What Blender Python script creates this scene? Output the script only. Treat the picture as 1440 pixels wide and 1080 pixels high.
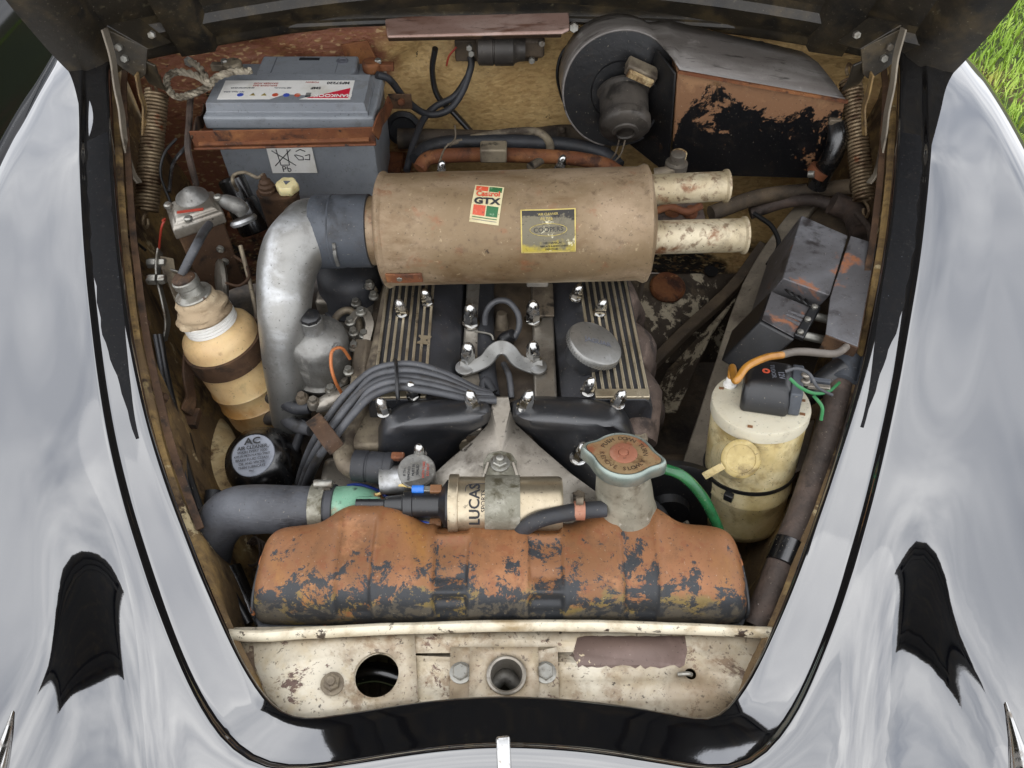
import bpy, bmesh, math, random
from mathutils import Vector as V, Matrix, noise as NZ
random.seed(7)
for o in list(bpy.data.objects): bpy.data.objects.remove(o)
SC = bpy.context.scene
COL = SC.collection
R = math.radians

# ------------------------------------------------------------------ camera
CAM = V((0, 0, 1.62)); PIT = R(50); FPX = 1088.0
cd = bpy.data.cameras.new('camera'); co = bpy.data.objects.new('camera', cd); COL.objects.link(co)
co.location = CAM; co.rotation_euler = (R(90) - PIT, 0, 0)
cd.sensor_width = 36; cd.lens = 36 * FPX / 1440; cd.clip_start = .02; cd.clip_end = 400
SC.camera = co

# ------------------------------------------------------------------ sky and sun
SUN_EL, SUN_AZ = 58, 205           # degrees; azimuth clockwise from +Y
w = bpy.data.worlds.new('World'); SC.world = w; w.use_nodes = True
nt = w.node_tree; nt.nodes.clear()
def wn(t, **k):
    n = nt.nodes.new(t)
    for a, b in k.items(): setattr(n, a, b)
    return n
sky = wn('ShaderNodeTexSky', sky_type='NISHITA', sun_disc=False)
sky.sun_elevation = R(SUN_EL); sky.sun_rotation = R(SUN_AZ); sky.air_density = 1; sky.dust_density = 1.5
tc = wn('ShaderNodeTexCoord')
mp = wn('ShaderNodeMapping'); mp.inputs['Scale'].default_value = (1, 1, 1.7); mp.inputs['Location'].default_value = (3.1, 1.7, .4)
no = wn('ShaderNodeTexNoise'); no.inputs['Scale'].default_value = 2.0; no.inputs['Detail'].default_value = 4; no.inputs['Roughness'].default_value = .55; no.inputs['Distortion'].default_value = .2
rp = wn('ShaderNodeValToRGB'); rp.color_ramp.elements[0].position = .10; rp.color_ramp.elements[1].position = .46
no2 = wn('ShaderNodeTexNoise'); no2.inputs['Scale'].default_value = 4.2; no2.inputs['Detail'].default_value = 4.5
cr = wn('ShaderNodeValToRGB')
cr.color_ramp.elements[0].position = .3; cr.color_ramp.elements[0].color = (7.4, 7.7, 8.4, 1)
cr.color_ramp.elements[1].position = .7; cr.color_ramp.elements[1].color = (12.8, 12.9, 13.2, 1)
mx = wn('ShaderNodeMix', data_type='RGBA')
bg = wn('ShaderNodeBackground'); bg.inputs['Strength'].default_value = .15
wo = wn('ShaderNodeOutputWorld')
L = nt.links.new
L(tc.outputs['Generated'], mp.inputs[0]); L(mp.outputs[0], no.inputs['Vector']); L(mp.outputs[0], no2.inputs['Vector'])
L(no.outputs[0], rp.inputs[0]); L(no2.outputs[0], cr.inputs[0])
L(rp.outputs[0], mx.inputs[0]); L(sky.outputs[0], mx.inputs[6]); L(cr.outputs[0], mx.inputs[7])
L(mx.outputs[2], bg.inputs[0]); L(bg.outputs[0], wo.inputs[0])
sd = bpy.data.lights.new('sun', 'SUN'); sd.energy = .55; sd.angle = R(90); sd.color = (1, .96, .9)
so = bpy.data.objects.new('sun', sd); COL.objects.link(so)
sdir = V((math.sin(R(SUN_AZ)) * math.cos(R(SUN_EL)), math.cos(R(SUN_AZ)) * math.cos(R(SUN_EL)), math.sin(R(SUN_EL))))
so.rotation_euler = sdir.to_track_quat('Z', 'Y').to_euler(); so.location = (0, -2, 5)
SC.render.engine = 'CYCLES'
vs = SC.view_settings; vs.view_transform = 'Standard'; vs.look = 'None'; vs.exposure = 0.36; vs.gamma = 1; vs.use_curve_mapping = False

# ------------------------------------------------------------------ measuring helpers (pixel of the photo + a real plane -> world point)
FW = V((0, math.cos(PIT), -math.sin(PIT))); UP = V((0, math.sin(PIT), math.cos(PIT)))
def ray(px, py): return FW + V((1, 0, 0)) * ((px - 720) / FPX) + UP * ((540 - py) / FPX)
def at(px, py, z):
    d = ray(px, py); return CAM + d * ((z - CAM.z) / d.z)
def aty(px, py, y):
    d = ray(px, py); return CAM + d * (y / d.y)
def A(l, z=None): return [at(p[0], p[1], p[2] if len(p) > 2 else z) for p in l]
def AY(l, y=None): return [aty(p[0], p[1], p[2] if len(p) > 2 else y) for p in l]

# ------------------------------------------------------------------ materials
def lin(h):
    if isinstance(h, tuple): return h
    h = h.lstrip('#'); c = [int(h[i:i+2], 16) / 255 for i in (0, 2, 4)]
    return tuple(x / 12.92 if x <= .04045 else ((x + .055) / 1.055) ** 2.4 for x in c)
def mat(name, col, rough=.5, metal=0., layers=(), bump=(), coat=0., ior=1.5, coat_ior=1.5, sss=0., aniso=0, coords='Object', coat_rough=.03, grime=.3):
    """layers: (colour, scale, lo, hi, {rough, metal, detail, dist, stretch, grad:(axis,a,b), voro}) ; bump: (scale, strength, distance, stretch)"""
    m = bpy.data.materials.new(name); m.use_nodes = True
    t = m.node_tree; N = t.nodes.new; K = t.links.new
    bs = t.nodes['Principled BSDF']
    tcn = N('ShaderNodeTexCoord'); oi = N('ShaderNodeObjectInfo')
    mul = N('ShaderNodeMath'); mul.operation = 'MULTIPLY'; mul.inputs[1].default_value = 37
    K(oi.outputs['Random'], mul.inputs[0])
    add = N('ShaderNodeVectorMath'); K(tcn.outputs[coords], add.inputs[0]); K(mul.outputs[0], add.inputs[1])
    base = add.outputs[0]
    rgb = N('ShaderNodeRGB'); rgb.outputs[0].default_value = (*lin(col), 1); c = rgb.outputs[0]
    vr = N('ShaderNodeValue'); vr.outputs[0].default_value = rough; r = vr.outputs[0]
    vm = N('ShaderNodeValue'); vm.outputs[0].default_value = metal; me = vm.outputs[0]
    layers = list(layers)
    if grime: layers += [('#3b2f22', 34, .50, .74, {'amt': grime, 'nr': .75, 'detail': 8, 'rough': min(1, rough + .2)}), ('#1d1711', 260, .63, .71, {'amt': grime * 1.7, 'detail': 3}), ('#b8ad98', 330, .68, .75, {'amt': grime, 'detail': 2})]
    for i, ly in enumerate(layers):
        lc, sc, lo, hi = ly[:4]; o = ly[4] if len(ly) > 4 else {}
        vec = base
        mpn = N('ShaderNodeMapping'); mpn.inputs['Location'].default_value = (i * 3.3, i * 1.7, i * 2.9)
        mpn.inputs['Scale'].default_value = o.get('stretch', (1, 1, 1)); K(vec, mpn.inputs[0]); vec = mpn.outputs[0]
        if o.get('voro'):
            tx = N('ShaderNodeTexVoronoi'); tx.feature = 'DISTANCE_TO_EDGE'; tx.inputs['Scale'].default_value = sc
            nz = N('ShaderNodeTexNoise'); nz.inputs['Scale'].default_value = sc * .8; nz.inputs['Detail'].default_value = 4
            K(vec, nz.inputs['Vector'])
            mxv = N('ShaderNodeMix'); mxv.data_type = 'VECTOR'; mxv.inputs[0].default_value = .12
            K(vec, mxv.inputs[4]); K(nz.outputs['Color'], mxv.inputs[5]); K(mxv.outputs[1], tx.inputs['Vector'])
            fac = tx.outputs[0]
        else:
            tx = N('ShaderNodeTexNoise'); tx.inputs['Scale'].default_value = sc; tx.inputs['Detail'].default_value = o.get('detail', 6)
            tx.inputs['Roughness'].default_value = o.get('nr', .6); tx.inputs['Distortion'].default_value = o.get('dist', .3)
            K(vec, tx.inputs['Vector']); fac = tx.outputs[0]
        if 'grad' in o:
            ax, a, b = o['grad']; amt = o.get('gamt', .5)
            sp = N('ShaderNodeSeparateXYZ'); K(tcn.outputs[coords], sp.inputs[0])
            mr = N('ShaderNodeMapRange'); mr.inputs[1].default_value = a; mr.inputs[2].default_value = b
            mr.inputs[3].default_value = -amt; mr.inputs[4].default_value = amt
            K(sp.outputs['XYZ'.index(ax)], mr.inputs[0])
            ad = N('ShaderNodeMath'); K(fac, ad.inputs[0]); K(mr.outputs[0], ad.inputs[1]); fac = ad.outputs[0]
        if 'bands' in o:
            ax, cs, hw, amt = o['bands']
            sp = N('ShaderNodeSeparateXYZ'); K(tcn.outputs[coords], sp.inputs[0])
            for cx_ in cs:
                cm_ = N('ShaderNodeMath'); cm_.operation = 'COMPARE'; cm_.inputs[1].default_value = cx_; cm_.inputs[2].default_value = hw; K(sp.outputs['XYZ'.index(ax)], cm_.inputs[0])
                ml_ = N('ShaderNodeMath'); ml_.operation = 'MULTIPLY_ADD'; ml_.inputs[1].default_value = amt; K(cm_.outputs[0], ml_.inputs[0]); K(fac, ml_.inputs[2]); fac = ml_.outputs[0]
        mr = N('ShaderNodeMapRange'); mr.inputs[1].default_value = lo; mr.inputs[2].default_value = hi; mr.interpolation_type = 'SMOOTHSTEP'
        mr.inputs[4].default_value = o.get('amt', 1); K(fac, mr.inputs[0]); fac = mr.outputs[0]
        mxn = N('ShaderNodeMix'); mxn.data_type = 'RGBA'; K(fac, mxn.inputs[0]); K(c, mxn.inputs[6]); mxn.inputs[7].default_value = (*lin(lc), 1); c = mxn.outputs[2]
        if 'rough' in o:
            q = N('ShaderNodeMix'); K(fac, q.inputs[0]); K(r, q.inputs[2]); q.inputs[3].default_value = o['rough']; r = q.outputs[0]
        if 'metal' in o:
            q = N('ShaderNodeMix'); K(fac, q.inputs[0]); K(me, q.inputs[2]); q.inputs[3].default_value = o['metal']; me = q.outputs[0]
    K(c, bs.inputs['Base Color']); K(r, bs.inputs['Roughness']); K(me, bs.inputs['Metallic'])
    bs.inputs['IOR'].default_value = ior; bs.inputs['Coat Weight'].default_value = coat; bs.inputs['Coat IOR'].default_value = coat_ior
    bs.inputs['Coat Roughness'].default_value = coat_rough
    if sss:
        bs.inputs['Subsurface Weight'].default_value = sss; bs.inputs['Subsurface Radius'].default_value = (.012, .008, .004); bs.inputs['Subsurface Scale'].default_value = 1
    prev = None
    for bsp in bump:
        sc, st, ds = bsp[:3]
        mpn = N('ShaderNodeMapping'); K(base, mpn.inputs[0])
        if len(bsp) > 3: mpn.inputs['Scale'].default_value = bsp[3]
        tx = N('ShaderNodeTexNoise'); tx.inputs['Scale'].default_value = sc; tx.inputs['Detail'].default_value = 4; K(mpn.outputs[0], tx.inputs['Vector'])
        bn = N('ShaderNodeBump'); bn.inputs['Strength'].default_value = st; bn.inputs['Distance'].default_value = ds
        K(tx.outputs[0], bn.inputs['Height'])
        if prev: K(prev, bn.inputs['Normal'])
        prev = bn.outputs[0]
    if prev: K(prev, bs.inputs['Normal'])
    return m

MT = {}
def D(name, *a, **k): MT[name] = mat(name, *a, **k)
# gloss black paint: black pigment under a strong clear polish
D('paint', '#05060a', .03, 0, layers=[('#16161a', 160, .64, .8, {'rough': .2, 'amt': .4})], bump=[(500, .015, .0004)], ior=2.35, coat=1, coat_ior=1.75, grime=0)
D('seatreflection', '#08090c', .55, 0, layers=[('#2c2a28', 90, .56, .7, {'amt': .6}), ('#7c8088', 260, .70, .73, {'amt': .8}), ('#0a0a0c', 300, .4, .6)], bump=[(120, .15, .002)], ior=1.3, grime=.1)  # rubbed black with flecks; its dark tone stands in for the reflected bonnet
D('undercoat', '#241e13', .55, 0, layers=[('#463a24', 14, .47, .7), ('#100d08', 20, .5, .7), ('#57503c', 70, .62, .72, {'amt': .6})], bump=[(90, .3, .003)], ior=1.6)
D('baybrown', '#6a563c', .65, 0, layers=[('#957a4c', 11, .45, .62, {'nr': .7}), ('#3a2c20', 16, .5, .64, {'nr': .7}), ('#c9b890', 13, .62, .66, {'nr': .72, 'amt': .8}), ('#a89468', 30, .58, .72, {'amt': .7}), ('#17110c', 45, .6, .75, {'amt': .8})], bump=[(60, .4, .004), (240, .25, .001)])
D('baydark', '#463c31', .75, 0, layers=[('#655643', 9, .45, .7), ('#261f19', 15, .5, .7)], bump=[(80, .4, .003)])
D('firewall', '#c2a06a', .6, 0, layers=[('#d4b47c', 14, .4, .7), ('#9a6a3c', 7, .54, .72, {'amt': .6}), ('#80503a', 5, .46, .6, {'grad': ('X', .0, -.42), 'gamt': .2}), ('#0e0d0d', 16, .66, .69, {'rough': .35, 'nr': .7}), ('#15110e', 9, .6, .75, {'grad': ('Z', .02, -.2), 'gamt': .25}), ('#8a683a', 90, .5, .64, {'amt': .35, 'stretch': (.8, 1, 1.5), 'detail': 1}), ('#e4c890', 95, .58, .7, {'amt': .35, 'stretch': (.8, 1, 1.5), 'detail': 1})], bump=[(90, .6, .005, (.8, 1, 1.5)), (200, .2, .001)], grime=.15)  # fine dark and pale grains paint in the shading of the hammered relief
D('cream', '#cbc2ae', .55, 0, layers=[('#a3937a', 13, .42, .68), ('#c2b498', 40, .45, .7), ('#67534a', 14, .56, .58, {'nr': .77, 'rough': .7, 'detail': 10}), ('#7b6043', 26, .49, .68, {'amt': .75, 'nr': .72}), ('#8c7a62', 7, .45, .65, {'amt': .7}), ('#2c231d', 60, .63, .69, {'amt': .9, 'nr': .7}), ('#54463a', 150, .60, .68, {'amt': .8}), ('#f0e6cf', 14, .6, .75, {'amt': .6})], bump=[(40, .15, .003), (160, .25, .001)])
D('barepatch', '#6a5850', .6, 0, layers=[('#857068', 20, .45, .7), ('#c8b898', 28, .62, .65, {'nr': .72})], bump=[(120, .3, .001)])
D('creamedge', '#d6ccb4', .5, 0, layers=[('#9a8562', 20, .45, .7), ('#3a2c22', 34, .59, .63, {'nr': .72}), ('#f2ead4', 10, .5, .7, {'amt': .6})], bump=[(90, .2, .001)])
D('creamdirt', '#b9a074', .65, 0, layers=[('#d8c89c', 10, .45, .62), ('#5a4126', 17, .47, .6, {'nr': .72}), ('#1f1710', 22, .6, .68)], bump=[(50, .35, .003)])
D('canister', '#7d694e', .5, .3, layers=[('#a08b72', 9, .4, .7, {'stretch': (.7, 1.2, 1.2)}), ('#6a5236', 12, .48, .68, {'stretch': (.6, 1.3, 1.3), 'amt': .9, 'nr': .7}), ('#bcac90', 7, .5, .8, {'grad': ('Z', .01, -.07), 'gamt': .25}), ('#85573a', 26, .56, .72, {'amt': .75, 'nr': .7}), ('#5a4634', 70, .55, .7, {'amt': .6, 'stretch': (.8, 1, 1), 'nr': .7}), ('#b9a684', 130, .62, .72, {'amt': .45}), ('#3a2a1e', 120, .66, .74)], bump=[(30, .12, .004), (180, .12, .0008)])
D('canpipe', '#a99a7c', .48, .35, layers=[('#c9bda2', 12, .42, .7), ('#6d5640', 90, .53, .66, {'amt': .8}), ('#7b5438', 30, .56, .7)], bump=[(150, .25, .001)], grime=.45)
D('rust', '#6a3d22', .75, .1, layers=[('#8a5a34', 18, .45, .7), ('#3c2317', 30, .5, .68), ('#1a1210', 45, .64, .7), ('#a8794c', 80, .64, .75)], bump=[(140, .5, .0015)])
D('rustdark', '#45301f', .75, .1, layers=[('#5f4630', 20, .45, .7), ('#21170f', 35, .5, .68)], bump=[(140, .5, .0015)])
D('alu', '#94938f', .42, .85, layers=[('#83827e', 9, .45, .72, {'rough': .55}), ('#d2d4d6', 14, .5, .75), ('#4b4844', 120, .68, .74, {'rough': .6})], bump=[(25, .06, .004), (320, .12, .0006)])
D('aludull', '#8b8a86', .45, .75, layers=[('#5d5a54', 10, .45, .68, {'rough': .6}), ('#b3b1aa', 30, .55, .75), ('#2f2a24', 50, .62, .72, {'metal': .1})], bump=[(180, .35, .0012)])
D('castdirty', '#6f6455', .6, .35, layers=[('#968a74', 14, .45, .66), ('#3a3026', 12, .48, .66, {'metal': 0, 'rough': .8}), ('#1c1712', 28, .58, .7, {'metal': 0})], bump=[(120, .5, .002)])
D('castsilver', '#8a8378', .38, .7, layers=[('#b5b0a6', 10, .45, .7), ('#4c443a', 14, .52, .7, {'rough': .6, 'metal': .3}), ('#2b251f', 60, .62, .72)], bump=[(120, .3, .0012)])
D('manifold', '#4d4038', .8, .05, layers=[('#6a5a50', 20, .45, .65), ('#2c231e', 30, .5, .68), ('#82756a', 90, .6, .72, {'amt': .6})], bump=[(160, .6, .002)])
D('ribs', '#b9ad94', .38, .75, layers=[('#8d8069', 20, .45, .7), ('#3a3026', 35, .58, .7, {'metal': .1, 'rough': .7})], bump=[(150, .2, .0008)])
D('enginepaint', '#232427', .5, 0, layers=[('#313237', 8, .4, .7), ('#4a443d', 40, .62, .75, {'amt': .7}), ('#121213', 12, .5, .7)], bump=[(260, .4, .0008)], ior=1.6)
D('frontblack', '#1a1b1e', .36, 0, layers=[('#2a2b2f', 10, .45, .7, {'rough': .5}), ('#6d675d', 110, .7, .76, {'amt': .8})], bump=[(320, .3, .0005)], ior=1.8)
D('groove', '#15130f', .8, 0, layers=[('#3a3226', 30, .5, .7)])
D('chrome', '#c4c3c0', .14, 1, layers=[('#7a7064', 60, .52, .7, {'rough': .45, 'metal': .6})], grime=0)
D('zinc', '#9c9a92', .4, .8, layers=[('#6a6257', 40, .48, .68, {'rough': .6}), ('#4a3424', 60, .6, .7, {'metal': .1})], bump=[(200, .3, .0008)])
D('blackplastic', '#111113', .38, 0, layers=[('#1f2022', 12, .4, .7), ('#5b564e', 120, .7, .78, {'amt': .6})], bump=[(300, .2, .0005)], ior=1.6)
D('blackgloss', '#0a0a0b', .22, 0, layers=[('#1a1a1b', 18, .5, .7, {'rough': .4}), ('#57524a', 140, .72, .78, {'amt': .5})], bump=[(200, .1, .0006)], ior=1.8)
D('rubber', '#232427', .55, 0, layers=[('#36373b', 10, .42, .7), ('#15130f', 20, .55, .7), ('#58544e', 70, .64, .76, {'amt': .5})], bump=[(220, .35, .0008)])
D('hosefab', '#3a3b3f', .5, 0, layers=[('#55575c', 8, .4, .7), ('#232326', 14, .5, .7)], bump=[(170, .5, .0012, (1, 2.5, 2.5))])
D('cable', '#3c3d40', .45, 0, layers=[('#57585b', 12, .4, .7), ('#26231f', 20, .52, .7)], bump=[(200, .2, .0005)])
D('sleeve', '#3c4046', .6, 0, layers=[('#565a60', 9, .42, .7), ('#25272b', 14, .5, .7), ('#8e9093', 60, .66, .74, {'amt': .5})], bump=[(120, .3, .001)])
D('battery', '#7b7f84', .42, 0, layers=[('#8c9094', 6, .4, .7), ('#6a6862', 26, .56, .75, {'amt': .6})], bump=[(400, .12, .0004)])
D('white', '#e4e2dc', .5, 0, layers=[('#c9c4b6', 12, .5, .75)], grime=.12)
D('whiteplastic', '#c2bba6', .45, 0, layers=[('#b0a68e', 14, .45, .7), ('#8b7d62', 50, .64, .76, {'amt': .6})], sss=.1)
D('bottle', '#c8a87a', .4, 0, layers=[('#dcc08c', 9, .4, .65), ('#b0824a', 12, .48, .7, {'grad': ('Z', .06, -.03), 'gamt': .12}), ('#8a6a3c', 40, .63, .76, {'amt': .6})], bump=[(60, .1, .001)], sss=.25)
D('bottle2', '#c4b07c', .4, 0, layers=[('#d8caa0', 12, .42, .65), ('#94804e', 9, .46, .68), ('#8a744a', 45, .5, .68, {'amt': .7}), ('#5d4d2e', 11, .52, .72, {'grad': ('Z', -.02, -.1), 'gamt': .2, 'amt': .85}), ('#403522', 40, .64, .76, {'amt': .7})], bump=[(60, .1, .001)], sss=.2, grime=.5)
D('capbrown', '#a8945e', .45, 0, layers=[('#c2b07c', 20, .45, .68), ('#6a5832', 26, .52, .7)], bump=[(120, .2, .0008)], grime=.5)
D('creamcap', '#dccf9e', .45, 0, layers=[('#b39f66', 20, .5, .72)], sss=.2)
D('boot', '#a08c70', .8, 0, layers=[('#c2b092', 16, .45, .66, {'stretch': (1, 1, 3)}), ('#5f4e3a', 14, .5, .7, {'stretch': (1, 1, 3)}), ('#33281c', 40, .6, .74)], bump=[(50, .4, .004, (1, 1, 3))])
D('tank', '#78502f', .52, .12, layers=[('#8e5f3c', 9, .42, .68, {'stretch': (1, .5, .5)}), ('#96682f', 7, .54, .68, {'stretch': (1, .4, .4), 'amt': .8}), ('#a97850', 16, .52, .7, {'amt': .6, 'nr': .7}), ('#7a4628', 60, .52, .66, {'amt': .6}),
    ('#6f6438', 20, .54, .66, {'grad': ('Y', -.03, -.064), 'gamt': .2, 'amt': .8}), ('#4c463c', 18, .62, .72, {'grad': ('Y', -.044, -.066), 'gamt': .26, 'metal': 0}),
    ('#5c5a55', 13, .62, .72, {'grad': ('Y', .02, .06), 'gamt': .12, 'metal': 0}),
    ('#26282b', 30, .595, .612, {'nr': .78, 'rough': .5, 'metal': 0, 'grad': ('Y', .06, -.05), 'gamt': .11, 'detail': 11, 'bands': ('X', [-.159, -.053, .050, .156], .019, .035)}), ('#2b2d30', 120, .63, .65, {'nr': .74, 'rough': .5, 'metal': 0, 'detail': 8, 'grad': ('Y', .06, -.06), 'gamt': .035})], bump=[(60, .2, .001), (240, .2, .0006)], grime=.35)
D('tankblack', '#232528', .45, 0, layers=[('#3a3c3f', 12, .45, .7), ('#a4683f', 60, .58, .62), ('#7c7870', 90, .66, .74)], bump=[(120, .3, .001)])
D('neckgrey', '#8d8878', .5, .35, layers=[('#aaa594', 18, .45, .7), ('#6b6454', 26, .5, .68), ('#c9c5b8', 60, .63, .72)], bump=[(160, .4, .001)])
D('capmetal', '#8f9a92', .34, .7, layers=[('#b5bdb6', 12, .45, .7), ('#7a6a50', 22, .56, .7, {'rough': .6, 'metal': .2})], bump=[(140, .2, .0008)])
D('captop', '#8f7654', .55, .35, layers=[('#a08a66', 20, .45, .68), ('#8a4d34', 24, .5, .68), ('#6b5236', 60, .56, .7)], bump=[(160, .5, .001)])
D('copper', '#96614a', .55, .25, layers=[('#a97e68', 26, .45, .7), ('#7a4630', 30, .55, .72)], bump=[(160, .3, .0008)])
D('verdigris', '#6f9c82', .6, .15, layers=[('#94b8a0', 18, .45, .66), ('#4c7560', 22, .5, .68), ('#a0633f', 10, .53, .6, {'metal': .3}), ('#2e3a32', 60, .62, .72)], bump=[(120, .4, .001)])
D('coil', '#a99c84', .32, .8, layers=[('#c2b59c', 10, .45, .7), ('#8a7550', 18, .55, .75, {'rough': .4}), ('#5a4a30', 120, .66, .75, {'rough': .5})], bump=[(260, .1, .0005)])
D('coilstrap', '#7d7a6c', .55, .5, layers=[('#9a978a', 40, .45, .65), ('#55503f', 50, .5, .66)], bump=[(260, .6, .001)])
D('black', '#0c0c0d', .5, grime=.1)
D('ink', '#1b1c20', .6, grime=0)
D('inkgrey', '#5d5f66', .6, grime=0)
D('red', '#c8203a', .45, grime=0)
D('orange', '#bd4c30', .55, 0, layers=[('#c9a088', 90, .54, .66)])
D('green', '#245f34', .55, 0, layers=[('#8fa888', 90, .57, .68)])
D('bluemark', '#3a4fa8', .5, grime=0)
D('stickerpaper', '#c4b890', .55, 0, layers=[('#b7a880', 30, .5, .72)])
D('goldlabel', '#6a6350', .45, .3, layers=[('#a8963e', 16, .50, .64, {'grad': ('Z', .01, -.02), 'gamt': .2, 'nr': .7}), ('#2b2824', 22, .50, .56, {'grad': ('Z', -.01, .025), 'gamt': .16, 'nr': .7}), ('#cfc8a8', 60, .60, .64, {'amt': .8, 'nr': .7}), ('#d0c9a8', 14, .0, .02, {'voro': 1, 'amt': 0})], bump=[(90, .4, .001)])
D('goldedge', '#b9a660', .4, .5, layers=[('#7c6c38', 60, .5, .7)])
D('greenhose', '#174a2a', .25, 0, layers=[('#24683c', 12, .45, .7), ('#8fb59a', 30, .66, .74)], ior=1.6)
D('amberhose', '#a8742c', .3, 0, layers=[('#8a5a1c', 30, .5, .7)], ior=1.6)
D('greyhose', '#5f5850', .5, 0, layers=[('#7c746a', 16, .45, .7)])
D('bluewire', '#1f3f9a', .4)
D('bluecrimp', '#2f6fc4', .35)
D('yellowwire', '#c9b072', .5)
D('greenwire', '#2a7340', .45)
D('redwire', '#a03a2a', .45)
D('orangewire', '#b06a3c', .45, .2)
D('brownplug', '#7c5638', .5, 0, layers=[('#a58a68', 40, .55, .7)])
D('spring', '#7d6a52', .5, .55, layers=[('#9c8a6e', 60, .45, .68), ('#4a3424', 40, .5, .68), ('#7c3f20', 30, .6, .72)], bump=[(200, .4, .0008)])
D('heatergrey', '#6d6762', .42, .1, layers=[('#8a8580', 8, .42, .7, {'stretch': (1, 3, 1)}), ('#3c3834', 40, .58, .68, {'stretch': (.4, 2, 1)}), ('#a09a94', 22, .62, .76)], bump=[(40, .15, .003)], ior=1.7)
D('heaterface', '#0d0d0f', .3, 0, layers=[('#7a5638', 13, .525, .55, {'nr': .72, 'rough': .7, 'detail': 9, 'grad': ('Z', -.09, .10), 'gamt': .17}), ('#9a7450', 30, .6, .75, {'grad': ('Z', -.02, .09), 'gamt': .22, 'amt': .6}), ('#5a3a24', 60, .68, .72), ('#6b675f', 200, .7, .76)], bump=[(80, .25, .001)], ior=1.6)
D('blowerblack', '#0f0f11', .4, 0, layers=[('#1d1c1b', 14, .45, .7), ('#3c2a1c', 25, .62, .72)], bump=[(90, .2, .002)])
D('motorgrey', '#3a3632', .5, .2, layers=[('#544e47', 12, .42, .7), ('#1e1b18', 25, .5, .7)], bump=[(160, .3, .001)])
D('pinktray', '#a8897c', .45, .1, layers=[('#c0a69a', 9, .42, .7), ('#7a5442', 20, .52, .68, {'stretch': (.4, 1, 1)}), ('#4e3528', 70, .62, .7, {'stretch': (.3, 1, 2)})], bump=[(70, .25, .002)])
D('boxgrey', '#5b595a', .45, .3, layers=[('#77777a', 9, .42, .7), ('#8d5a3c', 16, .56, .64, {'metal': 0, 'rough': .7}), ('#3a3636', 26, .55, .7), ('#9ba3ad', 40, .64, .74)], bump=[(90, .2, .001)])
D('loom', '#3d332d', .7, 0, layers=[('#57483f', 18, .45, .68), ('#251d18', 30, .5, .7), ('#8a8078', 120, .72, .76)], bump=[(120, .6, .002, (1, 1, 3))])
D('braid', '#8f8574', .75, .3, layers=[('#b3a994', 60, .45, .65), ('#4f4638', 60, .5, .68)], bump=[(260, .8, .002)])
D('wingbeam', '#7b7264', .65, 0, layers=[('#958b7a', 14, .45, .68), ('#4a4036', 16, .52, .7), ('#2b231c', 60, .64, .74)], bump=[(90, .35, .002)])
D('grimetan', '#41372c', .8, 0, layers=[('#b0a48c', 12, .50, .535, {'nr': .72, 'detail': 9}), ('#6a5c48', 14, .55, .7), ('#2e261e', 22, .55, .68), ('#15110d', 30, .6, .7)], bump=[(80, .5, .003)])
D('ground', '#3c4a20', .9, 0, layers=[('#5b4a2e', 2.2, .45, .62), ('#2d3a17', 9, .48, .68), ('#7c6844', 26, .6, .74)], bump=[(40, .6, .02)], grime=0)
D('darkpaint', '#06070a', .12, 0, ior=1.5, grime=0)
D('nosepaint', '#08090c', .12, 0, ior=1.7, coat=1, grime=0)
D('glass', '#20262c', .04, 0, ior=1.6, grime=0)
D('tyre', '#161616', .8, bump=[(120, .3, .002)])
gm = D('blade', '#86a636', .55, 0, layers=[('#b2cc5c', 1.5, .4, .65), ('#b8a45c', 2.5, .54, .7), ('#5c8028', 12, .5, .7)], grime=0)

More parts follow.
